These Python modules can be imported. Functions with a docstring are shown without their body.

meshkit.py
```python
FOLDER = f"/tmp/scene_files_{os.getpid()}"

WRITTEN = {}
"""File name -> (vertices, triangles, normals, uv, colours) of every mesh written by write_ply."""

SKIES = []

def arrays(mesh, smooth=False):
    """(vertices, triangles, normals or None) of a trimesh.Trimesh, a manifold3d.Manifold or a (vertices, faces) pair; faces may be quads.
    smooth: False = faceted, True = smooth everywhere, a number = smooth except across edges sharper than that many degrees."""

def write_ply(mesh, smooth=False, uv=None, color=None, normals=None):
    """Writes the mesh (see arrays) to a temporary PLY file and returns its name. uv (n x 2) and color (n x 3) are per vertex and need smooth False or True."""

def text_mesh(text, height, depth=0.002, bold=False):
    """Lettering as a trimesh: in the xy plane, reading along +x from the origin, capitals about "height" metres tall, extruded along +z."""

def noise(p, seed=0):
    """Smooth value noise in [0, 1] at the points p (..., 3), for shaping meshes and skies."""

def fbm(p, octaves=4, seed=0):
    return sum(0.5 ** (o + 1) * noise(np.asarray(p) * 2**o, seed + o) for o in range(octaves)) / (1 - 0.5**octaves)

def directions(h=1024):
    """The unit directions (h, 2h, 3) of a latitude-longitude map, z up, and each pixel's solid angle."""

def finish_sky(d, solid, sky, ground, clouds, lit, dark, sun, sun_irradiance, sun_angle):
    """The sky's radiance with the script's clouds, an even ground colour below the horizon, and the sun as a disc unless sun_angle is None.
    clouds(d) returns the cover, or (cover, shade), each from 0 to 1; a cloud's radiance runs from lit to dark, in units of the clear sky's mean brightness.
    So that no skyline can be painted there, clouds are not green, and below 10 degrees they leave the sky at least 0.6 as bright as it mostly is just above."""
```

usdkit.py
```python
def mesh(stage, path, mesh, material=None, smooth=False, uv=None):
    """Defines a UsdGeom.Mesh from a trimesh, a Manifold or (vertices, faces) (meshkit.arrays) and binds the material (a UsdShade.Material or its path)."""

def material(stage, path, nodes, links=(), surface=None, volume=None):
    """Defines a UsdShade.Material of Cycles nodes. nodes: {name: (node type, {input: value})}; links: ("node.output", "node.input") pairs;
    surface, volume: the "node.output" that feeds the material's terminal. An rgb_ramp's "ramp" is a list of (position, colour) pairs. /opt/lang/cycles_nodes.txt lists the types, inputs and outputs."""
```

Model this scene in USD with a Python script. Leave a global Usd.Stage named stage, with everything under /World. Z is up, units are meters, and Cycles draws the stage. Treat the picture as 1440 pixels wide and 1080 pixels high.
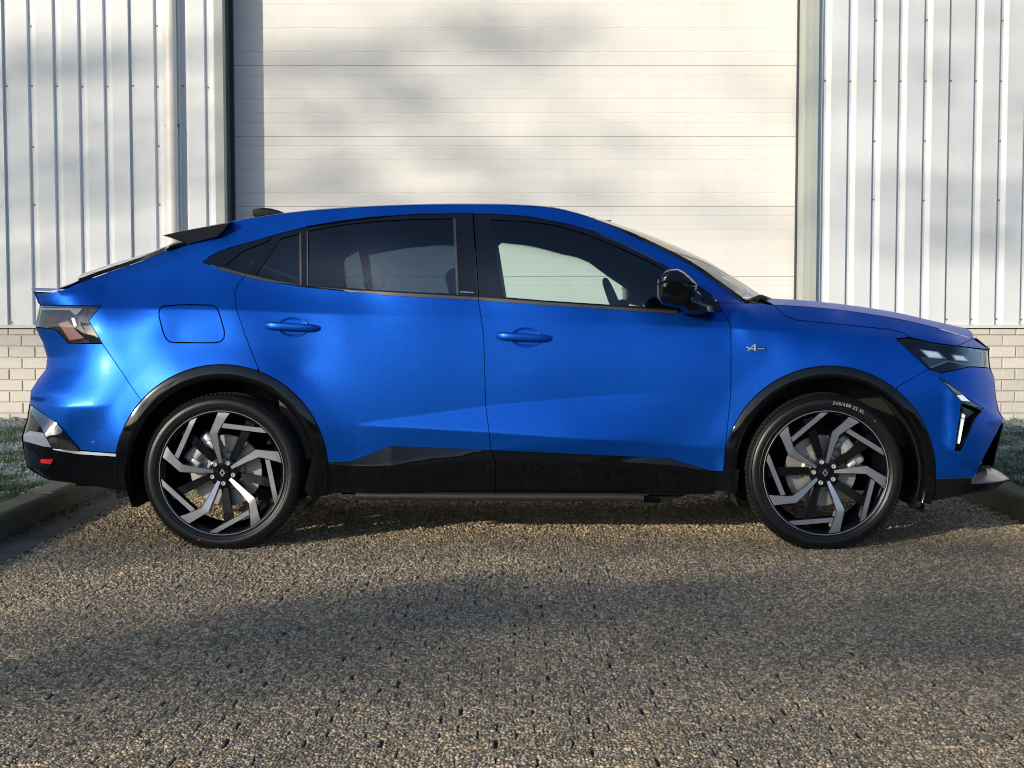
import math, random
import numpy as np, trimesh, shapely
from shapely.geometry import Polygon, Point, LineString
from shapely import affinity
from scipy.spatial import Delaunay
from scipy.interpolate import RBFInterpolator
from pxr import Usd, UsdGeom, UsdLux, UsdShade, Gf, Sdf
import usdkit, meshkit

# ------------------------------------------------------------------ camera, sky, sun
stage = Usd.Stage.CreateInMemory()
UsdGeom.SetStageUpAxis(stage, 'Z'); UsdGeom.SetStageMetersPerUnit(stage, 1.0)
W_ = UsdGeom.Xform.Define(stage, '/World'); stage.SetDefaultPrim(W_.GetPrim())
UsdGeom.Scope.Define(stage, '/World/Looks')
F, D1, H = 1920.0, 6.2, 1.134
PITCH = math.atan(112 / 1920.0)
EXPOSURE = 0.12
SUN_TO = np.array([-2.6, -3.0, 1.0]); SUN_TO /= np.linalg.norm(SUN_TO)
SUN_I, SKY_S = 1.05, 0.15
cam = UsdGeom.Camera.Define(stage, '/World/camera')
cam.CreateHorizontalApertureAttr(36.0); cam.CreateVerticalApertureAttr(27.0); cam.CreateFocalLengthAttr(48.0)
cam.CreateClippingRangeAttr((0.05, 5000.0)); cam.CreateExposureAttr(EXPOSURE)
cam.AddTranslateOp().Set(Gf.Vec3d(0, -D1, H)); cam.AddRotateXOp().Set(90 - math.degrees(PITCH))
dome = UsdLux.DomeLight.Define(stage, '/World/sky')
dome.GetPrim().SetCustomDataByKey('kind', 'structure')
skym = usdkit.material(stage, '/World/Looks/sky', {
    's': ('sky_texture', {'sky_type': 'single_scattering', 'sun_disc': False, 'sun_elevation': math.asin(SUN_TO[2]),
                          'sun_rotation': math.atan2(SUN_TO[0], SUN_TO[1]), 'aerosol_density': 1.0}),
    'm': ('mix_color', {'blend_type': 'multiply', 'fac': 1., 'b': (.83, .95, 1.17), 'use_clamp': False}),
    'b': ('background_shader', {'strength': SKY_S})}, [('s.color', 'm.a'), ('m.result', 'b.color')], surface='b.background')
UsdShade.MaterialBindingAPI.Apply(dome.GetPrim()).Bind(skym)
sun = UsdLux.DistantLight.Define(stage, '/World/sun')
sun.CreateIntensityAttr(SUN_I); sun.CreateAngleAttr(0.5); sun.CreateNormalizeAttr(True); sun.CreateColorAttr(Gf.Vec3f(1.0, 0.90, 0.76))
_z = Gf.Vec3d(*SUN_TO)
_rot = Gf.Rotation(Gf.Vec3d(0, 0, 1), _z)
sun.AddTransformOp().Set(Gf.Matrix4d().SetRotate(_rot))

# ------------------------------------------------------------------ helpers
used = {}
def npath(parent, name):
    k = used.get((parent, name), 0); used[(parent, name)] = k + 1
    return f'{parent}/{name}' if k == 0 else f'{parent}/{name}_{k:03d}'
def tag(p, label=None, cat=None, group=None, kind=None):
    for k, v in (('label', label), ('category', cat), ('group', group), ('kind', kind)):
        if v: p.SetCustomDataByKey(k, v)
def thing(name, label=None, cat=None, loc=(0, 0, 0), group=None, kind=None, parent='/World'):
    p = npath(parent, name); x = UsdGeom.Xform.Define(stage, p)
    if any(loc): x.AddTranslateOp().Set(Gf.Vec3d(*loc))
    tag(x.GetPrim(), label, cat, group, kind); return p
def part(parent, name, mesh, m, smooth=False, label=None, kind=None):
    p = npath(parent, name)
    pr = usdkit.mesh(stage, p, mesh, M[m] if isinstance(m, str) else m, smooth=smooth)
    tag(pr.GetPrim(), label, None, None, kind); return p
cat_ = trimesh.util.concatenate
def box(x0, x1, y0, y1, z0, z1):
    b = trimesh.creation.box([x1 - x0, y1 - y0, z1 - z0]); b.apply_translation([(x0 + x1) / 2, (y0 + y1) / 2, (z0 + z1) / 2]); return b
_cp, _sp = math.cos(PITCH), math.sin(PITCH)
def lift(u, v, y):
    """photo position and depth y (metres behind the car's near side) to a point in the place"""
    u, v, y = np.broadcast_arrays(np.asarray(u, float), np.asarray(v, float), np.asarray(y, float))
    a, b = (u - 720) / F, (540 - v) / F
    dy, dz = _cp + b * _sp, -_sp + b * _cp
    t = (y + D1) / dy
    return np.stack([a * t, y, H + dz * t], -1)
def ground_at(u, v, z=0.0):
    a, b = (u - 720) / F, (540 - v) / F
    t = (z - H) / (-_sp + b * _cp); return np.array([a * t, -D1 + t * (_cp + b * _sp), z])
def tube(pts, r, n=10, cap=True):
    pts = np.asarray(pts, float); k = len(pts)
    r = np.broadcast_to(r, (k,)); V = []; up = np.array([0, 0, 1.0])
    for i in range(k):
        t = pts[min(i + 1, k - 1)] - pts[max(i - 1, 0)]; t /= np.linalg.norm(t)
        a = np.cross(t, up if abs(t[2]) < .9 else [1, 0, 0]); a /= np.linalg.norm(a); b = np.cross(t, a)
        th = np.arange(n) / n * 2 * np.pi
        V.append(pts[i] + r[i] * (np.cos(th)[:, None] * a + np.sin(th)[:, None] * b))
    V = np.vstack(V); Fc = []
    for i in range(k - 1):
        for j in range(n):
            a, b = i * n + j, i * n + (j + 1) % n
            Fc += [[a, b, b + n], [a, b + n, a + n]]
    if cap:
        V = np.vstack([V, pts[0], pts[-1]])
        for j in range(n):
            Fc += [[len(V) - 2, (j + 1) % n, j], [len(V) - 1, (k - 1) * n + j, (k - 1) * n + (j + 1) % n]]
    m = trimesh.Trimesh(V, Fc, process=False); return m
def grid(Pts):
    """(n, m, 3) array of points -> mesh"""
    n, m = Pts.shape[:2]; idx = np.arange(n * m).reshape(n, m)
    a, b, c, d = idx[:-1, :-1].ravel(), idx[1:, :-1].ravel(), idx[1:, 1:].ravel(), idx[:-1, 1:].ravel()
    return trimesh.Trimesh(Pts.reshape(-1, 3), np.vstack([np.stack([a, b, c], 1), np.stack([a, c, d], 1)]), process=False)
def revolve(profile, n=72, axis_y=True):
    """profile of (radius, y) about the y axis"""
    pr = np.array(profile, float); th = np.linspace(0, 2 * np.pi, n + 1)
    P = np.stack([pr[:, 0][:, None] * np.cos(th), np.repeat(pr[:, 1][:, None], n + 1, 1), pr[:, 0][:, None] * np.sin(th)], -1)
    return grid(P)
def densify(pts, step, closed=True):
    pts = np.asarray(pts, float); out = []
    n = len(pts)
    for i in range(n if closed else n - 1):
        a, b = pts[i], pts[(i + 1) % n]; k = max(1, int(math.ceil(np.linalg.norm(b - a) / step)))
        out += [a + (b - a) * j / k for j in range(k)]
    if not closed: out.append(pts[-1])
    return np.array(out)
def smooth_line(pts, n=60):
    from scipy.interpolate import PchipInterpolator
    p = np.asarray(pts, float); s = np.r_[0, np.cumsum(np.linalg.norm(np.diff(p, axis=0), axis=1))]
    t = np.linspace(0, s[-1], n); return np.stack([PchipInterpolator(s, p[:, k])(t) for k in range(p.shape[1])], 1)
def tri2d(poly, step, extra=None, bstep=None):
    """triangles of a shapely polygon with holes: (points, faces, boundary loops)"""
    loops = []; pts = []
    bstep = bstep or step * .6
    for ring in [poly.exterior, *poly.interiors]:
        c = densify(np.array(ring.coords)[:-1, :2], bstep)
        loops.append(np.arange(len(pts), len(pts) + len(c))); pts += list(c)
    x0, y0, x1, y1 = poly.bounds
    gx, gy = np.meshgrid(np.arange(x0, x1 + step, step), np.arange(y0, y1 + step, step * .866))
    gx = gx + (np.arange(gx.shape[0]) % 2)[:, None] * step / 2
    g = np.stack([gx.ravel(), gy.ravel()], 1)
    inner = poly.buffer(-bstep * .75)
    ex = np.zeros((0, 2))
    if extra is not None and len(extra):
        ex = extra[shapely.contains_xy(inner, extra[:, 0], extra[:, 1])]
    g = g[shapely.contains_xy(inner, g[:, 0], g[:, 1])] if not inner.is_empty else np.zeros((0, 2))
    if len(ex) and len(g):
        from scipy.spatial import cKDTree
        g = g[cKDTree(ex).query(g)[0] > step * .6]
    allp = np.vstack([np.array(pts), ex, g])
    d = Delaunay(allp); s = d.simplices
    cc = allp[s].mean(1); keep = shapely.contains_xy(poly, cc[:, 0], cc[:, 1])
    s = s[keep]
    a, b, c = allp[s[:, 0]], allp[s[:, 1]], allp[s[:, 2]]
    ar = (b[:, 0] - a[:, 0]) * (c[:, 1] - a[:, 1]) - (b[:, 1] - a[:, 1]) * (c[:, 0] - a[:, 0])
    s = s[np.abs(ar) > 1e-9]; ar = ar[np.abs(ar) > 1e-9]
    s[ar < 0] = s[ar < 0][:, ::-1]
    return allp, s, loops
def polys(g):
    return [p for p in getattr(g, 'geoms', [g]) if isinstance(p, Polygon) and p.area > 1e-12]

# ------------------------------------------------------------------ materials
M = {}
def mat(name, nodes, links, surface='p.BSDF'):
    M[name] = usdkit.material(stage, f'/World/Looks/{name}', nodes, links, surface=surface); return M[name]
def plain(name, col, rough=.5, metal=0., noise=.08, scale=30., bump=0., bscale=400., **kw):
    n = {'g': ('geometry', {}), 'n': ('noise_texture', {'scale': scale, 'detail': 4}),
         'r': ('rgb_ramp', {'ramp': [(.25, [c * (1 - noise) for c in col]), (.75, [min(1, c * (1 + noise)) for c in col])]}),
         'p': ('principled_bsdf', {'roughness': rough, 'metallic': metal, **kw})}
    l = [('g.position', 'n.vector'), ('n.fac', 'r.fac'), ('r.color', 'p.base_color')]
    if bump:
        n['n2'] = ('noise_texture', {'scale': bscale, 'detail': 3}); n['b'] = ('bump', {'strength': bump, 'distance': .002})
        l += [('g.position', 'n2.vector'), ('n2.fac', 'b.height'), ('b.normal', 'p.normal')]
    return mat(name, n, l)
mat('car_paint', {'g': ('geometry', {}), 'n': ('noise_texture', {'scale': 260., 'detail': 1}),
    'r': ('rgb_ramp', {'ramp': [(.3, (.0, .053, .35)), (.7, (.001, .092, .49))]}),
    'p': ('principled_bsdf', {'metallic': .78, 'roughness': .43, 'coat_weight': .08, 'coat_roughness': .22, 'specular_ior_level': .4})},
    [('g.position', 'n.vector'), ('n.fac', 'r.fac'), ('r.color', 'p.base_color')])
plain('gloss_black', (.0022, .0024, .003), .07, noise=.05, specular_ior_level=.45)
plain('sill_black', (.0022, .0025, .0032), .10, noise=.05, specular_ior_level=.42)
plain('satin_black', (.0030, .0032, .0038), .30, bump=.1, bscale=900, specular_ior_level=.25)
plain('frame_black', (.0035, .0045, .008), .18, specular_ior_level=.4)
plain('plastic_black', (.004, .004, .0045), .5, bump=.2, bscale=900, specular_ior_level=.25)
plain('dark_void', (.003, .003, .003), .9, specular_ior_level=.1)
plain('cabin_trim', (.06, .065, .07), .7)
plain('cabin_light', (.12, .12, .12), .8)
plain('seat_fabric', (.02, .02, .024), .75, bump=.2)
plain('rubber', (.0055, .0055, .006), .36, bump=.3, bscale=260, specular_ior_level=.35)
plain('tread', (.018, .0175, .017), .75, bump=.6, bscale=200, specular_ior_level=.25)
plain('letter_white', (.42, .42, .42), .6)
plain('machined', (.46, .46, .50), .30, metal=.9, noise=.04, scale=200)
plain('wheel_black', (.0025, .003, .0045), .14, specular_ior_level=.4)
plain('brake_disc', (.50, .47, .43), .38, metal=.85, noise=.15, scale=60)
plain('brake_caliper', (.45, .45, .44), .45, metal=.6, noise=.2, scale=60)
plain('chrome', (.75, .75, .76), .12, metal=1.)
plain('satin_chrome', (.62, .62, .63), .42, metal=.75)
plain('bronze_trim', (.12, .106, .095), .35, metal=.8)
plain('blade_black', (.002, .0024, .0035), .45, specular_ior_level=.15)
plain('sill_grey', (.014, .013, .012), .5)
plain('wiper_black', (.015, .015, .015), .5)
plain('red_reflector', (.45, .015, .02), .15, coat_weight=.8)
plain('lamp_red', (.06, .012, .014), .12, coat_weight=.8)
plain('lamp_smoke', (.02, .021, .024), .06, coat_weight=.8)
plain('lamp_pink', (.28, .15, .145), .25, coat_weight=.6)
plain('lamp_silver', (.72, .73, .76), .25, metal=.2)
plain('drl_white', (.82, .88, .9), .25, coat_weight=.5, emission_color=(.85, .93, 1.), emission_strength=.30)
plain('lamp_inner', (.20, .215, .24), .25, metal=.2)
plain('lamp_grey', (.42, .43, .43), .3, metal=.2)
plain('splitter_black', (.035, .036, .045), .3, specular_ior_level=.8, coat_weight=.3)
plain('piano_black', (.006, .006, .007), .05, specular_ior_level=1., coat_weight=1., coat_ior=1.8, coat_roughness=.04)
plain('red_dot', (.6, .02, .02), .5)
plain('number_grey', (.18, .20, .26), .3)
def pane(name, tint, rough=.0):
    mat(name, {'t': ('transparent_bsdf', {'color': tint}), 'g': ('glossy_bsdf', {'color': (1, 1, 1), 'roughness': rough}), 'f': ('fresnel', {'IOR': 1.75}),
               'm': ('mix_closure', {})}, [('f.fac', 'm.fac'), ('t.BSDF', 'm.closure1'), ('g.BSDF', 'm.closure2')], surface='m.closure')
pane('glass_clear', (.73, .84, .81)); pane('glass_tint', (.21, .27, .33)); pane('glass_lamp', (.90, .93, .96)); pane('glass_screen', (.72, .80, .78))

# metal cladding and door
def sheet(name, c, rough=.42, dirt=(.55, .52, .46), damt=.35, streak=True):
    mat(name, {'g': ('geometry', {}), 'mp': ('mapping', {'scale': (9., 9., .5)}), 'n': ('noise_texture', {'scale': 1.2, 'detail': 6, 'roughness': .65}),
        'n2': ('noise_texture', {'scale': 2.2, 'detail': 5}), 'mul': ('math', {'math_type': 'multiply'}),
        'r': ('rgb_ramp', {'ramp': [(.22, (0, 0, 0)), (.55, (1, 1, 1))]}),
        'mx': ('mix_color', {'a': c, 'b': tuple(a * b for a, b in zip(c, dirt))}),
        'sc': ('math', {'math_type': 'multiply', 'value2': damt}),
        'bn': ('noise_texture', {'scale': 3., 'detail': 2}), 'b': ('bump', {'strength': .06, 'distance': .02}),
        'p': ('principled_bsdf', {'roughness': rough, 'specular_ior_level': .4})},
        [('g.position', 'mp.vector'), ('mp.vector', 'n.vector'), ('g.position', 'n2.vector'), ('n.fac', 'mul.value1'), ('n2.fac', 'mul.value2'),
         ('mul.value', 'r.fac'), ('r.color', 'sc.value1'), ('sc.value', 'mx.fac'), ('mx.result', 'p.base_color'), ('g.position', 'bn.vector'), ('bn.fac', 'b.height'), ('b.normal', 'p.normal')])
sheet('cladding', (.63, .645, .65), damt=.14)
sheet('door_white', (.70, .68, .635), damt=.14)
sheet('pipe_white', (.64, .62, .57), damt=.15)
sheet('trim_green', (.38, .405, .375), damt=.2)
sheet('flashing', (.60, .60, .57), damt=.3)
plain('joint_tan', (.20, .165, .12), .8)
plain('seal_dark', (.035, .04, .05), .6)
plain('screw', (.16, .15, .13), .5, metal=.5)
def stone(name, c, var=.18, rough=.9, bump=.5, bscale=160., moss=0., per=.12):
    n = {'g': ('geometry', {}), 'n': ('noise_texture', {'scale': bscale, 'detail': 5, 'roughness': .7}), 'n2': ('noise_texture', {'scale': 3., 'detail': 5}),
         'r': ('rgb_ramp', {'ramp': [(.3, tuple(x * (1 - var) for x in c)), (.7, tuple(x * (1 + var) for x in c))]}),
         'oi': ('object_info', {}), 'ov': ('map_range', {'from_min': 0., 'from_max': 1., 'to_min': 1 - per, 'to_max': 1 + per}),
         'hv': ('hsv', {}),
         'mr': ('rgb_ramp', {'ramp': [(.45, (0, 0, 0)), (.7, (moss, moss, moss))]}), 'mx': ('mix_color', {'b': (.06, .075, .03)}),
         'b': ('bump', {'strength': bump, 'distance': .004}), 'p': ('principled_bsdf', {'roughness': rough, 'specular_ior_level': .25})}
    mat(name, n, [('g.position', 'n.vector'), ('g.position', 'n2.vector'), ('n.fac', 'r.fac'), ('oi.random', 'ov.value'), ('r.color', 'hv.color'), ('ov.result', 'hv.value'),
                  ('hv.color', 'mx.a'), ('n2.fac', 'mr.fac'), ('mr.color', 'mx.fac'), ('mx.result', 'p.base_color'), ('n.fac', 'b.height'), ('b.normal', 'p.normal')])
stone('brick', (.58, .54, .47), var=.14, bscale=120., bump=.5, per=.09, moss=.10)
stone('mortar', (.48, .43, .365), var=.1)
stone('kerb_concrete', (.115, .11, .088), var=.4, bump=1., bscale=90., moss=.85)
stone('gutter_concrete', (.13, .125, .10), var=.45, bump=1., bscale=110., moss=.85)
def aggregate(name, mossy=.5, dark=1.0):
    mat(name, {'g': ('geometry', {}),
        'v': ('voronoi_texture', {'scale': 95., 'feature': 'f1'}), 'v2': ('voronoi_texture', {'scale': 240., 'feature': 'f1'}),
        'rm': ('mix_float', {'fac': .6}), 'sep': ('separate_color', {}), 'sep2': ('separate_color', {}),
        'r': ('rgb_ramp', {'ramp': [(.14, (.16, .135, .10)), (.30, (.40, .325, .235)), (.46, (.60, .475, .335)), (.58, (.46, .425, .38)), (.72, (.76, .63, .47)), (.88, (.92, .83, .69))]}),
        'edge': ('rgb_ramp', {'ramp': [(.45, (1, 1, 1)), (.95, (.5, .47, .42))]}),
        'mul': ('mix_color', {'blend_type': 'multiply', 'fac': 1.}),
        'big': ('noise_texture', {'scale': 1.1, 'detail': 6, 'roughness': .6}), 'bigr': ('rgb_ramp', {'ramp': [(.35, (1.18, 1.17, 1.12)), (.65, (1.62, 1.56, 1.40))]}),
        'mul2': ('mix_color', {'blend_type': 'multiply', 'fac': 1., 'use_clamp': False}),
        'mn': ('noise_texture', {'scale': 14., 'detail': 5, 'roughness': .7}), 'mr': ('rgb_ramp', {'ramp': [(.54, (0, 0, 0)), (.70, (mossy, mossy, mossy))]}),
        'mx': ('mix_color', {'b': (.13, .135, .03)}),
        'oi': ('object_info', {}), 'isl': ('map_range', {'from_min': 0., 'from_max': 1., 'to_min': .86, 'to_max': 1.12}), 'hv': ('hsv', {}),
        'inv': ('math', {'math_type': 'subtract', 'value1': 1.}), 'b': ('bump', {'strength': .8, 'distance': .008}),
        'p': ('principled_bsdf', {'roughness': .68, 'specular_ior_level': .35})},
        [('g.position', 'v.vector'), ('g.position', 'v2.vector'), ('v.color', 'sep.color'), ('sep.r', 'rm.a'), ('g.random_per_island', 'rm.b'), ('rm.result', 'r.fac'), ('v.distance', 'edge.fac'), ('r.color', 'mul.a'), ('edge.color', 'mul.b'),
         ('g.position', 'big.vector'), ('big.fac', 'bigr.fac'), ('mul.result', 'mul2.a'), ('bigr.color', 'mul2.b'), ('g.position', 'mn.vector'), ('mn.fac', 'mr.fac'),
         ('mul2.result', 'mx.a'), ('mr.color', 'mx.fac'), ('g.random_per_island', 'isl.value'), ('mx.result', 'hv.color'), ('isl.result', 'hv.value'), ('hv.color', 'p.base_color'),
         ('v.distance', 'inv.value2'), ('inv.value', 'b.height'), ('b.normal', 'p.normal')])
aggregate('paver'); 
plain('joint_soil', (.05, .045, .028), .95, noise=.5, scale=60, bump=.6, bscale=150)
plain('verge_soil', (.045, .05, .025), .95, noise=.5, scale=12, bump=.8, bscale=60)
plain('asphalt', (.05, .05, .05), .9, noise=.25, scale=40, bump=.5)
def leafmat(name, ramp, frost=.75, fr=(.43, .57)):
    mat(name, {'g': ('geometry', {}), 'r': ('rgb_ramp', {'ramp': ramp}), 'n': ('noise_texture', {'scale': 2.3, 'detail': 5, 'roughness': .65}),
        'fr': ('rgb_ramp', {'ramp': [(fr[0], (0, 0, 0)), (fr[1], (frost, frost, frost))]}), 'mx': ('mix_color', {'b': (.50, .55, .56)}),
        'p': ('principled_bsdf', {'roughness': .6, 'specular_ior_level': .3}), 't': ('translucent_bsdf', {}), 'm': ('mix_closure', {'fac': .2})},
        [('g.random_per_island', 'r.fac'), ('g.position', 'n.vector'), ('n.fac', 'fr.fac'), ('r.color', 'mx.a'), ('fr.color', 'mx.fac'), ('mx.result', 'p.base_color'),
         ('mx.result', 't.color'), ('p.BSDF', 'm.closure1'), ('t.BSDF', 'm.closure2')], surface='m.closure')
leafmat('verge_leaf', [(0, (.03, .07, .014)), (.5, (.07, .14, .025)), (.85, (.12, .18, .04)), (1, (.16, .14, .05))])
leafmat('dry_leaf', [(0, (.10, .035, .02)), (.5, (.16, .07, .04)), (1, (.20, .13, .08))], frost=.3)
leafmat('tree_leaf', [(0, (.05, .06, .02)), (.5, (.08, .07, .03)), (1, (.12, .08, .03))], frost=0.)
plain('bark', (.07, .06, .045), .95, noise=.4, scale=20, bump=.8, bscale=40)

# ------------------------------------------------------------------ ground
rng = np.random.default_rng(7)
YW = 5.8                      # the cladding's plane
XL, XR = -2.46, 2.67          # kerb faces
XG = -2.24                    # edge of the gutter
g = trimesh.Trimesh([[-400, -400, -.06], [400, -400, -.06], [400, 400, -.06], [-400, 400, -.06]], [[0, 1, 2], [0, 2, 3]])
pth = part('/World', 'ground', g, 'verge_soil'); tag(stage.GetPrimAtPath(pth), kind='structure')
# road far in front (behind the camera)
pth = part('/World', 'road', box(-60, 60, -16, -9, -.2, -.03), 'asphalt'); tag(stage.GetPrimAtPath(pth), kind='structure')

pav = thing('driveway', kind='structure')
part(pav, 'joint_bed', box(XG, XR, -9, YW + .3, -.12, -.0075), 'joint_soil')
PX, PY, GAP = .100, .070, .003
def paver(cx, cy, r):
    hx, hy = PX / 2 - GAP / 2 + r.uniform(-.0010, .0009), PY / 2 - .0006 + r.uniform(-.0006, .0004)
    z = r.normal(0, .0011); tx, ty = r.normal(0, .009, 2)
    c = .0015 + r.uniform(0, .003)
    j = lambda s: r.uniform(-.0018, .0018, (4, 2)) if s else 0
    sq = np.array([[-1, -1], [1, -1], [1, 1], [-1, 1]], float)
    lo = sq * [hx, hy]; lo2 = lo + 0; hi = sq * [hx - c, hy - .002] + j(1)
    V = np.zeros((13, 3)); V[0:4, :2] = lo; V[0:4, 2] = -.03; V[4:8, :2] = lo; V[4:8, 2] = -.0022 + r.uniform(-.002, .0015, 4)
    V[8:12, :2] = hi; V[8:12, 2] = r.uniform(-.001, .001, 4); V[12] = [r.uniform(-.01, .01), r.uniform(-.01, .01), .0014]
    V[4:, 2] += V[4:, 0] * tx + V[4:, 1] * ty + z
    a = r.normal(0, .012); R = np.array([[math.cos(a), -math.sin(a)], [math.sin(a), math.cos(a)]])
    V[:, :2] = V[:, :2] @ R.T + [cx, cy]
    Fc = []
    for o in (0, 4):
        for i in range(4):
            k = (i + 1) % 4; Fc += [[o + i, o + k, o + 4 + k], [o + i, o + 4 + k, o + 4 + i]]
    for i in range(4): Fc.append([8 + i, 8 + (i + 1) % 4, 12])
    return V, np.array(Fc)
cells = []
row = 0; y = YW + .15
while y > -5.4:
    x = XG + (PX / 2 if row % 2 else 0) + PX / 2
    while x < XR - PX * .45:
        cells.append((x + rng.normal(0, .003), y + rng.normal(0, .0016) + .006 * math.sin(x * 1.7 + y))); x += PX
    y -= PY; row += 1
cells = np.array(cells)
depth = cells[:, 1] + D1
inview = (np.abs(cells[:, 0]) < depth * .375 + .1) & (depth > 3.22)
order = np.argsort(np.where(inview, depth, 99))
near = order[:300]; rest = order[300:]
r_ = np.random.default_rng(11)
def pebbles(V, r, size=.0105):
    """exposed stones set in the top of a paver: low six-sided domes"""
    c0 = V[8:12].mean(0); nx, ny = int(PX / size), int(PY / size)
    gx, gy = np.meshgrid((np.arange(nx) + .5) / nx - .5, (np.arange(ny) + .5) / ny - .5); n = gx.size
    c = np.stack([gx.ravel() * PX * .97, gy.ravel() * PY * .98], 1) + r.normal(0, size * .22, (n, 2))
    keep = r.uniform(0, 1, n) > .10; c = c[keep]; n = len(c)
    ex, ey = V[9] - V[8], V[11] - V[8]; ex, ey = ex / np.linalg.norm(ex), ey / np.linalg.norm(ey)
    C = c0 + c[:, :1] * ex + c[:, 1:] * ey
    rr = size * r.uniform(.38, .72, n); hh = rr * r.uniform(.35, .85, n); th = r.uniform(0, 6.28, n); sq = r.uniform(.65, 1., n)
    k = np.arange(5) / 5 * 2 * np.pi
    ox = rr[:, None] * np.cos(k) * r.uniform(.8, 1.15, (n, 5)); oy = (rr * sq)[:, None] * np.sin(k) * r.uniform(.8, 1.15, (n, 5))
    X = ox * np.cos(th)[:, None] - oy * np.sin(th)[:, None]; Y = ox * np.sin(th)[:, None] + oy * np.cos(th)[:, None]
    P = np.zeros((n, 11, 3))
    P[:, :5, 0] = C[:, None, 0] + X; P[:, :5, 1] = C[:, None, 1] + Y; P[:, :5, 2] = C[:, None, 2] - .003
    P[:, 5:10, 0] = C[:, None, 0] + X * .72; P[:, 5:10, 1] = C[:, None, 1] + Y * .72; P[:, 5:10, 2] = (C[:, 2] + hh * .72)[:, None]
    P[:, 10, 0] = C[:, 0] + rr * .15 * np.cos(th); P[:, 10, 1] = C[:, 1]; P[:, 10, 2] = C[:, 2] + hh
    f = []
    for i in range(5):
        j = (i + 1) % 5; f += [[i, j, 5 + j], [i, 5 + j, 5 + i], [5 + i, 5 + j, 10]]
    return P.reshape(-1, 3), (np.arange(n)[:, None, None] * 11 + np.array(f)).reshape(-1, 3)
def stony(i, peb):
    V, Fc = paver(*cells[i], r_)
    if peb:
        P, f = pebbles(V, r_, peb); Fc = np.vstack([Fc, f + len(V)]); V = np.vstack([V, P])
    return V, Fc
for i in near:
    part(pav, 'paver', trimesh.Trimesh(*stony(i, .0092), process=False), 'paver')
Vs, Fs, o = [], [], 0
for i in rest:
    V, Fc = stony(i, (.0098 if depth[i] < 5.2 else .0135 if depth[i] < 6.8 else .018) if inview[i] and depth[i] < 8.6 else 0); Vs.append(V); Fs.append(Fc + o); o += len(V)
part(pav, 'paver_field', trimesh.Trimesh(np.vstack(Vs), np.vstack(Fs), process=False), 'paver', kind='stuff')

gut = thing('gutter', kind='structure')
for k in range(-9, 6):
    part(gut, 'gutter_slab', box(XL + .002, XG - .006, k + .003, k + .995, -.1, -.004 + rng.uniform(-.002, .002)), 'gutter_concrete')

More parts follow.
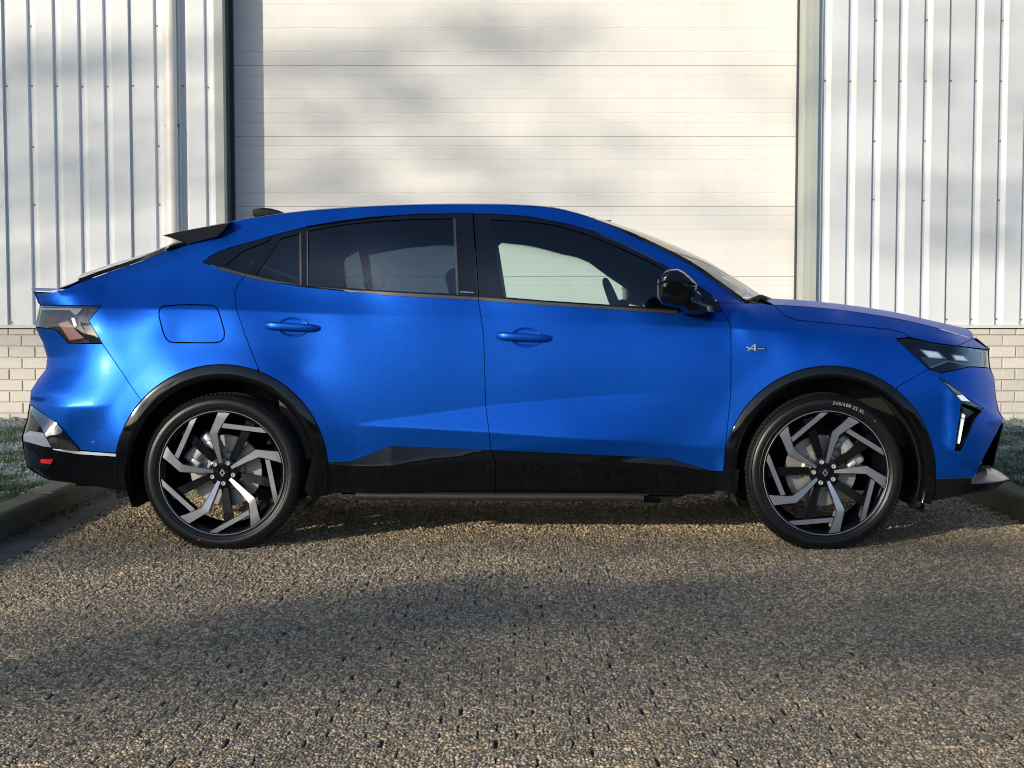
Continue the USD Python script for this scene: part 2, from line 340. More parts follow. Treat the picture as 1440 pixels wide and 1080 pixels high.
def kerb_stone(x0, x1, y0, y1, z1, side):
    c = .025
    # cross-section with a worn, rounded outer edge
    if side < 0: sec = [(x0, -.2), (x1, -.2), (x1, z1 - c * 1.6), (x1 - .006, z1 - .018), (x1 - .02, z1 - .003), (x1 - .04, z1), (x0, z1 + .002)]
    else: sec = [(x0, -.2), (x1, -.2), (x1, z1 + .002), (x0 + .04, z1), (x0 + .02, z1 - .003), (x0 + .006, z1 - .018), (x0, z1 - c * 1.6)]
    ys = np.linspace(y0, y1, 13); P = []
    for yy in ys:
        s = np.array(sec); q = np.c_[s[:, 0], np.full(len(s), yy), s[:, 1]]
        w = (meshkit.fbm(q * 9, 4, 3) - .5)[:, None] * np.array([.016, 0, .012]); w[:2] = 0
        P.append(q + w)
    P = np.array(P); P = np.concatenate([P, P[:, :1]], 1)
    m = grid(P)
    n = len(sec); v = list(m.vertices); f = list(m.faces)
    for row_, flip in ((P[0], 0), (P[-1], 1)):
        b = len(v); v += list(row_[:-1])
        for i in range(1, n - 1): f.append([b, b + i, b + i + 1] if not flip else [b, b + i + 1, b + i])
    return trimesh.Trimesh(np.array(v), np.array(f), process=False)
for side, xa, xb in ((-1, XL - .15, XL), (1, XR, XR + .15)):
    kb = thing('kerb', kind='structure')
    for k in range(-5, 6):
        part(kb, 'kerb_stone', kerb_stone(xa, xb, k + .1, k + 1.095 if k < 5 else YW - .03, .125 + rng.uniform(-.004, .004), side), 'kerb_concrete', smooth=40)

# verges
def verge(name, x0, x1, n, seed, kinds):
    r = np.random.default_rng(seed)
    xs, ys = np.linspace(x0, x1, 60), np.linspace(-5, YW + .02, 90)
    X, Y = np.meshgrid(xs, ys, indexing='ij')
    Z = .085 + .05 * (meshkit.fbm(np.stack([X * 2.5, Y * 2.5, X * 0], -1), 4, seed) - .5)
    Z += .02 * np.clip((Y - 2) / 4, 0, 1)
    p = part('/World', name, grid(np.stack([X, Y, Z], -1)), 'verge_soil', smooth=True); tag(stage.GetPrimAtPath(p), kind='structure')
    return lambda x, y: .085 + .05 * (meshkit.fbm(np.stack([np.asarray(x) * 2.5, np.asarray(y) * 2.5, np.asarray(x) * 0], -1), 4, seed) - .5) + .02 * np.clip((np.asarray(y) - 2) / 4, 0, 1)
zl = verge('verge', -9, XL - .145, 0, 5, None); zr = verge('verge', XR + .145, 9, 0, 6, None)
def leaves(n, x0, x1, y0, y1, zf, size, seed, up=.6, edge=None):
    r = np.random.default_rng(seed)
    c = np.c_[r.uniform(x0, x1, n), r.uniform(y0, y1, n)]
    dens = meshkit.fbm(np.c_[c * 1.6, np.zeros(n)], 4, seed + 3)
    c = c[dens > r.uniform(.25, .62, n)]; n = len(c)
    z = zf(c[:, 0], c[:, 1]); s = size * r.uniform(.5, 1.4, n)
    th = r.uniform(0, 2 * np.pi, n); tilt = r.uniform(-.2, up, n)
    d = np.stack([np.cos(th) * np.cos(tilt), np.sin(th) * np.cos(tilt), np.sin(tilt)], 1); sd = np.stack([-np.sin(th), np.cos(th), r.uniform(-.4, .4, n)], 1)
    b = np.c_[c, z + r.uniform(-.005, .03, n)]
    V = np.stack([b, b + d * s[:, None] * .5 + sd * s[:, None] * .33, b + d * s[:, None], b + d * s[:, None] * .5 - sd * s[:, None] * .33], 1)
    V[:, 2, 2] -= s * .15
    i = np.arange(n)[:, None] * 4
    return trimesh.Trimesh(V.reshape(-1, 3), np.vstack([i + [0, 1, 2], i + [0, 2, 3]]), process=False)
def blades(n, x0, x1, y0, y1, zf, h, seed):
    r = np.random.default_rng(seed)
    c = np.c_[r.uniform(x0, x1, n), r.uniform(y0, y1, n)]
    z = zf(c[:, 0], c[:, 1]) - .004; hh = h * r.uniform(.4, 1.3, n); th = r.uniform(0, 2 * np.pi, n)
    b = np.c_[c, z]; sd = np.stack([-np.sin(th), np.cos(th), np.zeros(n)], 1) * .0022
    ln = np.stack([np.cos(th), np.sin(th), np.zeros(n)], 1) * (hh * r.uniform(.2, .9, n))[:, None]
    mid = b + ln * .35 + np.c_[np.zeros((n, 2)), hh * .65]; tip = b + ln + np.c_[np.zeros((n, 2)), hh * .9]
    V = np.stack([b - sd, b + sd, mid + sd * .7, mid - sd * .7, tip], 1); i = np.arange(n)[:, None] * 5
    return trimesh.Trimesh(V.reshape(-1, 3), np.vstack([i + [0, 1, 2], i + [0, 2, 3], i + [3, 2, 4]]), process=False)
for zf, x0, x1, sd, lab in ((zl, -5.2, XL - .13, 21, 'frosted grass and clover between the left kerb and the brick plinth'), (zr, XR + .13, 5.4, 31, 'frosted grass and clover between the right kerb and the brick plinth')):
    mm = cat_([leaves(26000, x0, x1, -1.5, YW - .02, zf, .034, sd), blades(42000, x0, x1, -1.5, YW - .02, zf, .05, sd + 1)])
    p = part('/World', 'grass', mm, 'verge_leaf'); tag(stage.GetPrimAtPath(p), lab, 'grass', kind='stuff')
# dry leaves at the foot of the wall and along the kerb
def pile(pts, n, spread, seed, size=.035):
    r = np.random.default_rng(seed); out = []
    for (x, y, z, k, hgt) in pts:
        c = np.c_[r.normal(x, spread[0], k), r.normal(y, spread[1], k)]
        out.append(leaves_at(np.c_[c, z + np.abs(r.normal(0, hgt, k))], size, r))
    return cat_(out)
def leaves_at(b, size, r):
    n = len(b); s = size * r.uniform(.5, 1.5, n); th = r.uniform(0, 2 * np.pi, n); tilt = r.uniform(-.5, .9, n)
    d = np.stack([np.cos(th) * np.cos(tilt), np.sin(th) * np.cos(tilt), np.sin(tilt)], 1); sdv = np.stack([-np.sin(th), np.cos(th), r.uniform(-.6, .6, n)], 1)
    V = np.stack([b, b + d * s[:, None] * .5 + sdv * s[:, None] * .4, b + d * s[:, None], b + d * s[:, None] * .5 - sdv * s[:, None] * .4], 1)
    V[:, 1, 2] += s * .2; V[:, 3, 2] += s * .2
    i = np.arange(n)[:, None] * 4
    return trimesh.Trimesh(V.reshape(-1, 3), np.vstack([i + [0, 1, 2], i + [0, 2, 3]]), process=False)
mm = pile([(-4.08, YW - .09, .10, 90, .03), (-4.25, YW - .08, .09, 50, .012), (-4.45, YW - .08, .09, 30, .01), (-4.0, YW - .14, .1, 25, .02)], 0, (.06, .03), 41, .05)
p = part('/World', 'leaf_litter', mm, 'dry_leaf'); tag(stage.GetPrimAtPath(p), 'reddish brown dead leaves heaped at the foot of the brick plinth', 'leaves', kind='stuff')
pp = [(XL + .05, t, .0, 10, .012) for t in np.arange(.2, 4, .22)]
mm = pile(pp, 0, (.03, .1), 43, .028)
p = part('/World', 'leaf_litter', mm, 'dry_leaf'); tag(stage.GetPrimAtPath(p), 'scattered dead leaves and debris lying in the gutter along the left kerb', 'leaves', kind='stuff')

# ------------------------------------------------------------------ building
bld = thing('warehouse_building', 'pale metal clad warehouse with closed white sectional door and brick plinth', 'building', (0, YW, 0))
# local coordinates from here: y = 0 is the outermost plane of the cladding crowns
ZC = lift(20, 457, YW)[2]              # cladding bottom
DXL, DXR = -2.50, 2.545                # door opening
TOP, DTOP = 6.2, 4.7
PIT = 35.1 / F * (YW + D1)
ph = lift(1226, 210, YW)[0]            # right end of one crown
phl = lift(147, 210, YW)[0]
def clad(x0, x1, z0, z1, phase):
    xs = []
    k0, k1 = int((x0 - phase) / PIT) - 2, int((x1 - phase) / PIT) + 2
    for k in range(k0, k1):
        b = phase + k * PIT
        xs += [(b, 0.), (b + .008, .026), (b + .040, .026), (b + .078, 0.)]
    xs = np.array([q for q in xs if x0 <= q[0] <= x1])
    xs = np.vstack([[x0, xs[0, 1]], xs, [x1, xs[-1, 1]]])
    # duplicate the points so that the folds stay crisp, with a tiny radius
    P = np.stack([np.c_[xs[:, 0], xs[:, 1], np.full(len(xs), z)] for z in (z0, z1)], 0)
    m = grid(P); return m
scr = trimesh.creation.icosphere(1, .0085); scr.vertices[:, 1] *= .6
def cladding(x0, x1, z0, z1, phase, screwz, everyz):
    n = max(1, round((x1 - x0) / (PIT * 5)))
    k0 = math.ceil((x0 - phase) / PIT)
    cuts = [x0] + [phase + (k0 + 5 * i) * PIT + .06 for i in range(1, n)] + [x1]
    cuts = sorted(c for c in cuts if x0 <= c <= x1)
    for ci, (a, b) in enumerate(zip(cuts[:-1], cuts[1:])):
        if b - a < .05: continue
        q = clad(a, b + (.012 if b < x1 else 0), z0, z1, phase); q.apply_translation([0, -.0012 * (ci % 2), 0])
        s = part(bld, 'cladding_sheet', q, 'cladding')
        sc = []
        for k in range(math.floor((a - phase) / PIT), math.ceil((b - phase) / PIT)):
            xx = phase + k * PIT + .028
            if not a + .01 < xx < b - .01: continue
            for z in screwz:
                if z in everyz or k % 5 == 2 or k % 5 == 0 and x0 > 0:
                    q = scr.copy(); q.apply_translation([xx, .024, z + rng.normal(0, .003)]); sc.append(q)
        if sc: part(s, 'screws', cat_(sc), 'screw', kind='stuff')
zs = [lift(160, v, YW)[2] for v in (36, 121, 205, 288, 453)]
cladding(-9, lift(308, 200, YW)[0] + .002, ZC, TOP, phl, zs + [4.6, 5.4], [zs[1], zs[4], 5.4])
zs2 = [lift(1230, v, YW)[2] for v in (28, 113, 198, 281, 449)]
ZC2 = lift(1400, 452, YW)[2]
cladding(lift(1146, 200, YW)[0], 9, ZC, TOP, ph, zs2 + [4.6, 5.4], [zs2[1], zs2[4], 5.4])
q = clad(lift(308, 200, YW)[0], lift(1146, 200, YW)[0], DTOP + .1, TOP, phl); part(bld, 'cladding_sheet', q, 'cladding')
part(bld, 'roof_edge', box(-9.1, 9.1, -.12, .3, TOP, TOP + .22), 'flashing')
part(bld, 'wall_core', box(-9, DXL - .09, .05, .3, 0, TOP), 'seal_dark'); part(bld, 'wall_core', box(DXR + .09, 9, .05, .3, 0, TOP), 'seal_dark')
part(bld, 'wall_core', box(DXL - .09, DXR + .09, .05, .3, DTOP + .06, TOP), 'seal_dark')
part(bld, 'side_wall', box(-9.02, -8.98, .3, 18, 0, TOP), 'cladding'); part(bld, 'side_wall', box(8.98, 9.02, .3, 18, 0, TOP), 'cladding'); part(bld, 'rear_wall', box(-9, 9, 17.98, 18, 0, TOP), 'cladding'); part(bld, 'roof', box(-9, 9, .3, 18, TOP - .02, TOP), 'flashing')
# drip flashing and brick plinth
for a, b in ((-9, DXL - .085), (DXR + .085, 9)):
    fl = trimesh.Trimesh([[a, -.028, ZC - .004], [b, -.028, ZC - .004], [a, .04, ZC + .012], [b, .04, ZC + .012], [a, -.028, ZC - .026], [b, -.028, ZC - .026], [a, .04, ZC - .026], [b, .04, ZC - .026]],
                         [[0, 1, 3], [0, 3, 2], [4, 5, 1], [4, 1, 0], [6, 7, 5], [6, 5, 4]], process=False)
    part(bld, 'drip_flashing', fl, 'flashing')
    pl = part(bld, 'plinth', box(a, b, .016, .045, 0, ZC - .02), 'mortar')
    CH, CW = .0985, .231
    for rw in range(10):
        z1 = ZC - .030 - rw * CH + (.0 if rw else 0); z0 = z1 - CH + .011
        if rw == 0: z0 = z1 - .055
        else: z1 += .098 - .066; z0 = z1 - CH + .011
        if z1 < .02: break
        # bricks only where a step to the side could still see them
        x = a + (CW / 2 if rw % 2 else 0) - .04
        while x < b:
            xa, xb = max(x, a), min(x + CW - .011, b)
            if xb - xa > .02 and abs((xa + xb) / 2) < 6.2 and abs((xa + xb) / 2) > 2.55:
                pr = rng.uniform(-.0025, .0025); ch = .004
                V = np.array([[xa, .02, z0], [xb, .02, z0], [xb, .02, z1], [xa, .02, z1], [xa, .009 + pr, z0], [xb, .009 + pr, z0], [xb, .009 + pr, z1], [xa, .009 + pr, z1],
                              [xa + ch, .005 + pr, z0 + ch], [xb - ch, .005 + pr, z0 + ch], [xb - ch, .005 + pr, z1 - ch], [xa + ch, .005 + pr, z1 - ch]])
                fc = []
                for o_ in (0, 4):
                    for i in range(4):
                        k = (i + 1) % 4; fc += [[o_ + i, o_ + k, o_ + 4 + k], [o_ + i, o_ + 4 + k, o_ + 4 + i]]
                fc += [[8, 9, 10], [8, 10, 11]]
                part(pl, 'brick', trimesh.Trimesh(V, fc, process=False), 'brick')
            x += CW
# door frame: steel trim proud of the wall, reveals running back to the door
fr = part(bld, 'door_frame', cat_([box(DXL - .075, DXL, -.055, .06, 0, DTOP + .07), box(DXR + .0, DXR + .055, -.02, .06, 0, DTOP + .07), box(DXR + .0555, DXR + .11, -.045, .06, 0, DTOP + .07), box(DXL, DXR, -.055, .06, DTOP, DTOP + .07)]), 'trim_green')
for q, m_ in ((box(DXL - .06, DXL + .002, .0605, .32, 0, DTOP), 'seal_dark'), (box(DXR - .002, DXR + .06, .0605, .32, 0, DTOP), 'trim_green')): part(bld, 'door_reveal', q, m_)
for q in (box(DXL + .0025, DXL + .03, .235, .275, 0, DTOP), box(DXR - .017, DXR - .0025, .235, .275, 0, DTOP)): part(bld, 'door_seal', q, 'seal_dark')
# sectional door: one part per section, each with its pressed grooves
door = thing('sectional_door', parent=bld)
YD = .28
joints = [lift(720, v, YW + YD)[2] for v in (92.5, 191.5, 290.5)]
dz = (joints[0] - joints[2]) / 2
def section(z0, z1):
    rel = [0, 40 / 296, 98 / 296, 139 / 296, 198 / 296, 238 / 296, 1.0]   # from the top
    prof = [(z1, .006), (z1 - .0022, .0)]
    hgt = z1 - z0
    for i in range(1, 6):
        zc = z1 - rel[i] * hgt
        d = .0034 if i % 2 == 1 else .0022
        prof += [(zc + .0045, 0), (zc, d), (zc - .0045, 0)]
    prof += [(z0 + .0022, .0), (z0, .006)]
    pr = np.array(prof); 
    xs = np.linspace(DXL + .003, DXR - .003, 24)
    P = np.stack([np.stack([np.full(len(xs), 0.) + xs, np.full(len(xs), yy + YD), np.full(len(xs), zz)], 1) for zz, yy in pr], 0)
    return grid(P[:, ::-1])
z = joints[0] + dz * 3
while z > 0:
    z0 = max(z - dz, .02)
    part(door, 'door_panel', section(z0 + .0009, z - .0009), 'door_white'); z -= dz
part(door, 'door_backing', box(DXL, DXR, YD + .007, YD + .04, 0, DTOP), 'joint_tan')
# rainwater pipe
pu = lift(241.5, 200, YW - .05)[0]
pp = [[pu, -.045, .05], [pu, -.045, 2.63]]
dp = part(bld, 'downpipe', tube([[pu, -.045, .05], [pu, -.045, TOP - .05]], .05, 28), 'pipe_white', smooth=50)
zz = lift(241, 179, YW - .05)[2]
part(dp, 'pipe_socket', tube([[pu, -.045, zz - .06], [pu, -.045, zz - .002], [pu, -.045, zz]], [.0525, .0535, .052], 28), 'pipe_white', smooth=50)
part(dp, 'pipe_bracket', box(pu - .06, pu + .06, -.03, .0, zz + .01, zz + .03), 'screw')

# ------------------------------------------------------------------ the car
car = thing('parked_car', 'satin blue coupe SUV with black wheel arches parked side-on before the white door', 'car')
YC = 0.93
PXM = 310.0
def dist_below(u, v, line):
    """signed distance in metres below a polyline given left to right"""
    l = np.asarray(line, float); return (v - np.interp(u, l[:, 0], l[:, 1])) / PXM
REAR = np.array([(46.7, 410), (52, 425), (55, 430), (49, 460), (59, 480), (66, 503), (64, 519), (53, 533), (43, 549), (41.5, 561), (41, 568), (38, 589), (30.5, 614), (31.7, 628), (38, 657), (48, 664), (67, 675), (90, 690)], float)
FRONT = np.array([(1369, 476), (1393, 491.5), (1389.5, 494), (1391.5, 517), (1398, 531), (1401, 560), (1404, 578), (1412, 590.5), (1408, 600), (1398, 650), (1418, 672), (1416, 677), (1399, 688), (1330, 702)], float)
def u_rear(v):
    v = np.asarray(v, float); o = np.interp(v, REAR[:, 1], REAR[:, 0])
    return np.where(v < 410, np.interp(v, [351, 367, 383, 397, 408, 412], [225, 190, 140, 103, 70, 47]), o)
def u_front(v):
    v = np.asarray(v, float); vv = np.array([470, 491, 495, 517, 531, 560, 578, 590, 600, 650, 672, 690]); uu = np.array([1366, 1392, 1390.5, 1392.5, 1398, 1401, 1405, 1412, 1412, 1412, 1418, 1400.])
    return np.interp(v, vv, uu)
CTRL = np.array([
 (330,313,.36),(400,300,.355),(480,293,.35),(580,288.5,.345),(690,288,.345),(775,292.5,.35),(838,310,.355),(900,337,.345),(975,375,.30),(1046,424,.23),
 (285,369,.215),(306,355,.24),(343,343,.262),(390,329,.275),(450,314.5,.28),(520,305,.282),(580,301,.282),(690,301,.282),(739,304,.285),(794,314,.285),(835,325,.283),(882,346,.27),(940,378,.235),(1010,426,.175),
 (343,387,.175),(383,397,.155),(430,405,.138),(510,411,.125),(672,420,.115),(850,432,.115),(952,439,.122),(1010,438,.135),
 (250,385,.20),(200,395,.22),(150,405,.22),(100,415,.20),(70,420,.19),(140,380,.26),(220,350,.31),
 (140,430,.15),(223,434,.108),(330,436,.095),(480,443,.10),(672,449,.095),(850,454,.095),(1028,460,.105),(1150,466,.11),(1250,474,.14),
 (420,520,.075),(600,520,.062),(750,520,.06),(900,520,.064),(1000,520,.06),(480,480,.08),(750,480,.078),
 (500,600,.055),(690,590,.058),(850,590,.058),(1000,600,.05),
 (470,650,.055),(690,633,.062),(930,645,.058),(1010,663,.045),(460,692,.06),(690,695,.07),(1010,690,.06),
 (170,630,.045),(200,560,.045),(250,522,.04),(310,512,.038),(370,522,.04),(420,560,.045),(455,640,.05),
 (310,470,.07),(250,470,.08),(180,490,.085),
 (1022,650,.045),(1040,590,.045),(1080,540,.042),(1160,512,.038),(1240,535,.042),(1290,590,.04),(1312,670,.045),(1160,486,.06),(1080,495,.065),(1240,500,.075),
 (125,470,.12),(100,495,.155),(80,495,.17),(80,520,.155),(130,520,.10),(160,545,.06),(100,545,.105),(70,552,.11),(130,570,.055),(80,575,.08),(100,605,.07),(140,605,.05),(140,640,.05),(60,630,.09),(140,680,.09),(60,665,.12),
 (1320,530,.068),(1340,545,.08),(1375,560,.12),(1380,530,.17),(1340,600,.062),(1380,600,.08),(1350,640,.066),(1330,670,.056),(1380,660,.08),(1330,505,.13),(1300,475,.16),(1290,495,.11),(1350,482,.20),(1340,700,.09),(1400,680,.12),
 (1046,426,.20),(1100,436,.17),(1180,446,.185),(1260,457,.21),(1330,470,.24),(1090,429,.22),(1180,436,.25),(1290,452,.28),(1365,476,.30)], float)
_rbf = RBFInterpolator(CTRL[:, :2] / 300., CTRL[:, 2], kernel='thin_plate_spline', smoothing=2e-5)
SHOULDER = [(100, 432), (143, 432.5), (223, 433.5), (328, 435.5), (425, 440), (600, 446), (850, 454), (1024, 461), (1080, 465), (1160, 468), (1227, 473), (1267, 477), (1310, 483)]
WEDGE = [(500, 597), (690, 571), (850, 557), (1000, 548)]
WEDGE_B = [(500, 597), (690, 608), (850, 619), (1000, 629)]
CLAD_T = [(440, 650), (458, 650), (493, 649), (550, 627), (690, 633), (923, 644), (942, 645), (996.7, 661.5), (1030, 663)]
CLAD_B = [(440, 652), (458, 652), (495, 655), (580, 658), (640, 651.5), (690, 651), (900, 653), (945, 655), (1000, 664), (1030, 666)]
BUMP_T = [(1318, 529), (1345, 545), (1404, 577)]
BUMP_B = [(1318, 531), (1352, 564), (1384, 576), (1412, 591)]
REAR_T = [(30, 566), (60, 569), (100, 572), (135, 572), (170, 566)]
def soft(d, e=.003): return .5 * (d + np.sqrt(d * d + e * e))
def sm(x, a, b):
    t = np.clip((x - a) / (b - a), 0, 1); return t * t * (3 - 2 * t)
def Wd(u, v, corner=True):
    u, v = np.asarray(u, float), np.asarray(v, float)
    w = _rbf(np.c_[u.ravel(), v.ravel()] / 300.).reshape(u.shape)
    # shoulder line: nearly upright above, flaring out below
    s = (1 - sm(u, 380, 560) * .75 + sm(u, 860, 1040) * .75) * sm(u, 95, 150) * (1 - sm(u, 1270, 1310))
    d0 = dist_below(u, v, SHOULDER); d = soft(d0, .0025)
    up_ = soft(-d0, .0025); w = w + s * .50 * .12 * np.tanh(up_ / .12)
    # wedge in the lower doors
    inr = 1 - sm(u, 1000, 1030)
    k1 = .34 * (1 - sm(u, 780, 980)); dT = soft(dist_below(u, v, WEDGE)); dB = soft(dist_below(u, v, WEDGE_B))
    dT = np.where(u < 500, dB, dT)
    w = w - inr * (k1 * (np.minimum(dT, .2) - np.minimum(dB, .2)) - .26 * sm(u, 430, 600) * np.minimum(dB, .2))
    # sill cladding: upper facet faces the sky, the lower one turns under
    inc = sm(u, 440, 470) * (1 - sm(u, 1000, 1025))
    dT2 = soft(dist_below(u, v, CLAD_T)); dB2 = soft(dist_below(u, v, CLAD_B))
    w = w - inc * (.62 * np.minimum(dT2, .2) - (.62 + .42) * np.minimum(dB2, .2))
    # flared rings round the wheel arches
    for cx, cy, R in ((311, 663, 178), (1166, 664, 178)):
        r = np.hypot(u - cx, v - cy); f = (1 - sm(v, 600, 650)) * (sm(v, 440, 480))
        w = w - f * .085 * soft((R - r) / PXM, .012)
    # rear bumper: hollow below the lamp, ridge, then turning under
    dR = soft(dist_below(u, v, REAR_T)); f = (1 - sm(u, 110, 175)) * np.clip((u - u_rear(v)) / 40., 0, 1)
    w = w + f * .32 * np.minimum(dR, .3)
    # front bumper brow
    dT3 = soft(dist_below(u, v, BUMP_T)); dB3 = soft(dist_below(u, v, BUMP_B))
    dT3 = np.where(u < 1318, dB3, dT3)
    w = w - .75 * sm(u, 1318, 1342) * (np.minimum(dT3, .3) - np.minimum(dB3, .3)) + .25 * sm(u, 1320, 1375) * np.minimum(dB3, .06)
    if corner:
        d = np.clip((u - u_rear(v)) / 62., 0, 1); a = np.where(v < 410, .09, .20); a = np.where(v > 560, .26, a)
        w = w + a * (1 - np.sqrt(np.clip(1 - (1 - d) ** 2, 0, 1)))
        d = np.clip((u_front(v) - u) / 62., 0, 1)
        w = w + .26 * (1 - np.sqrt(np.clip(1 - (1 - d) ** 2, 0, 1)))
    return w
CREASES = np.vstack([densify(l, 2.2, False) + [o_ * .7, o_] for l in (SHOULDER, WEDGE, WEDGE_B, CLAD_T, CLAD_B, BUMP_T, BUMP_B, REAR_T) for o_ in (-3.2, -1.6, 0., 1.6, 3.2)] +
                    [np.stack([cx + 178 * np.cos(t), cy + 178 * np.sin(t)], 1) for cx, cy in ((311, 663), (1166, 664)) for t in [np.linspace(math.pi * 1.02, math.pi * 1.98, 380)]])
def corner_pts():
    o = []
    for v in np.arange(410, 700, 3.0):
        for d in (.5, 1.5, 3, 5.5, 9, 14, 20): o += [(float(u_rear(v)) + d, v)]
    for v in np.arange(474, 700, 3.0):
        for d in (.5, 1.5, 3, 5.5, 9, 14, 20): o += [(float(u_front(v)) - d, v)]
    return np.array(o)
EXTRA = np.vstack([CREASES, corner_pts()])
def skin_mesh(poly, off=0., thick=.012, step=5., extra=True, wf=None):
    """a panel of the near side: polygon in photo positions laid on the body surface, with turned-in edges"""
    out = []
    for p in polys(poly):
        pts, f, loops = tri2d(p, step, EXTRA if extra else None, min(step * .6, 3.))
        w = (wf or Wd)(pts[:, 0], pts[:, 1]) + off
        P = lift(pts[:, 0], pts[:, 1], w)
        f = f[:, ::-1] if np.cross(P[f[:, 1]] - P[f[:, 0]], P[f[:, 2]] - P[f[:, 0]])[:, 1].sum() > 0 else f
        m = trimesh.Trimesh(P, f, process=False); out.append(m)
        if thick:
            for lp in loops:
                n = len(lp); a = P[lp]; b = a + [0, thick, 0]
                V = np.vstack([a, b]); i = np.arange(n); k = (i + 1) % n
                out.append(trimesh.Trimesh(V, np.vstack([np.stack([i, k, k + n], 1), np.stack([i, k + n, i + n], 1)]), process=False))
    return cat_(out)
def mirror(m):
    m = m.copy(); m.vertices[:, 1] = 2 * YC - m.vertices[:, 1]; m.faces = m.faces[:, ::-1]; return m
def both(parent, name, m, mt, smooth=38, parent2=None):
    a = part(parent, name, m, mt, smooth)
    b = part(parent2 or parent, name, mirror(m), mt, smooth); return a, b
def PG(*pts): return Polygon(pts).buffer(0)
def arc(cx, cy, R, a0, a1, n=40):
    t = np.radians(np.linspace(a0, a1, n)); return [(cx + R * math.cos(x), cy + R * math.sin(x)) for x in t]
RA, FA = (311, 663, 150.5), (1166.5, 664, 149.5)
def disc(c): return Point(c[0], c[1]).buffer(c[2], 64)
GAPW = .5

# --- outlines (photo positions)
dlo_top = [(285, 369), (295, 361), (306, 355), (323, 348.5), (343, 343), (388, 330), (435, 317.8), (480, 310.5), (520, 305.5), (580, 301.5), (642, 300.3), (690, 301), (739, 304), (794, 314), (835, 325.5), (882, 346), (922, 366), (945, 380), (981, 402), (999, 414), (1010, 426)]
dlo_bot = [(1016, 438), (987, 441), (952, 439), (850, 432.5), (760, 426.5), (672, 420), (590, 415.5), (510, 411), (480, 408.6), (430, 404), (383, 396), (343, 386.5), (310, 377.5)]
DLO = Polygon(dlo_top + dlo_bot).buffer(0)
rail = [(1046.5, 424.5), (1012, 400), (975, 374), (938, 354), (900, 336), (868, 321), (838, 308.5), (808, 299), (775, 292), (735, 288.8), (690, 287.5), (640, 287.3), (580, 288.3), (530, 290), (480, 293), (440, 296), (400, 300.3), (360, 306), (323, 312)]
side = rail + [(306, 333), (285, 338), (263, 343), (235, 351), (200, 366.5), (150, 383.5), (113, 397), (90, 407), (70, 412), (47.5, 411.5), (53.5, 427), (60, 429), (142, 430), (125, 451), (144, 483), (195, 558), (204, 571)]
body_side = Polygon(side + [(170, 600), (311, 663), (363, 518), (347, 477), (338, 452), (332.5, 436), (330, 413), (334, 400), (345, 386.5)] + [(310, 377.5), (285, 369)] + dlo_top[1:] + [(1046, 426.5)]).buffer(0).difference(disc(RA))
rear_door_o = Polygon([(345, 386.5), (334, 400), (330, 413), (332.5, 436), (338, 452), (347, 477), (363, 518), (400, 600), (458, 650.5), (493, 649.5), (550, 627.5), (690.5, 633.3), (687.7, 607), (683, 570), (682, 537), (680, 470), (672.5, 420), (590, 415.5), (510, 411), (480, 408.6), (430, 404), (383, 396)]).buffer(0).difference(disc(RA))
front_door_o = Polygon([(672.5, 420), (680, 470), (682, 537), (683, 570), (687.7, 607), (690.5, 633.3), (923, 644), (942, 645), (996.7, 661.7), (1016.7, 663), (1020, 630), (1027.7, 553), (1028, 470), (1027, 457), (1022, 447), (1016, 438), (987, 441), (952, 439), (850, 432.5), (760, 426.5)]).buffer(0)
fender_o = Polygon([(1010, 426), (1016, 438), (1022, 447), (1027, 457), (1028, 470), (1027.7, 553), (1020, 630), (1016.7, 663), (1022, 663), (1166, 664), (1262, 544), (1306, 519), (1260, 476), (1280, 474), (1270, 468), (1250, 463), (1180, 456), (1120, 450), (1102, 443), (1088, 428.5), (1046, 426)]).buffer(0).difference(disc(FA))
crest = [(1088, 428.5), (1140, 431.5), (1180, 435.5), (1230, 442.5), (1290, 454), (1335, 466), (1369, 476.5)]
bonnet_o = Polygon(crest + [(1345, 486.5), (1307, 481.2), (1280, 474), (1270, 468), (1250, 463), (1180, 456), (1120, 450), (1102, 443)]).buffer(0)
nose_o = PG((1345, 486.5), (1369, 476.5), (1391.5, 491.5), (1349, 486.8))
head_o = PG((1260, 476), (1282, 477.5), (1307, 481.8), (1349, 487), (1391, 492.5), (1389.5, 494), (1391, 517), (1364, 515.5), (1323.6, 524.6), (1306, 518.4))
fbump_o = Polygon([(1306, 519), (1323.6, 525), (1364, 516), (1391.5, 517.5), (1398, 531), (1401, 560), (1404, 578), (1411.5, 590.5), (1408, 597), (1368.5, 672), (1312, 674), (1230, 664), (1262, 544)]).buffer(0).difference(disc(FA))
vent_o = PG((1352, 565.5), (1368, 571), (1382.6, 577), (1372, 588), (1351, 635), (1343, 634.6))
brow_o = PG((1320.7, 531), (1328, 535), (1347, 549), (1358, 558), (1384, 575), (1368, 571), (1352, 565.5))
grille_o = PG((1411, 595), (1397, 658.5), (1380, 656.7), (1391, 634))
tail_o = PG((55, 429.5), (142, 430), (125, 451), (144, 483), (96, 482.5), (78, 463), (62, 461), (49, 460))
rbump_o = Polygon([(49, 461), (62, 461.5), (78, 463.5), (96, 483), (144, 483.5), (195, 558), (204, 571), (250, 640), (163, 637), (112, 633), (80, 594.5), (53, 576), (41.5, 568), (42, 560), (43, 549), (53, 533), (64, 519), (66, 503), (59, 480)]).buffer(0).difference(disc(RA))
flap_o = Polygon(smooth_line([(232, 431), (228, 432), (224.5, 437), (224, 443), (226, 452), (231, 470), (235, 477), (242, 481), (300, 481.5), (309, 480), (314.5, 475), (315, 468), (312, 455), (306.5, 438), (303, 432), (297, 430), (265, 429), (232, 431)], 70)).buffer(0)

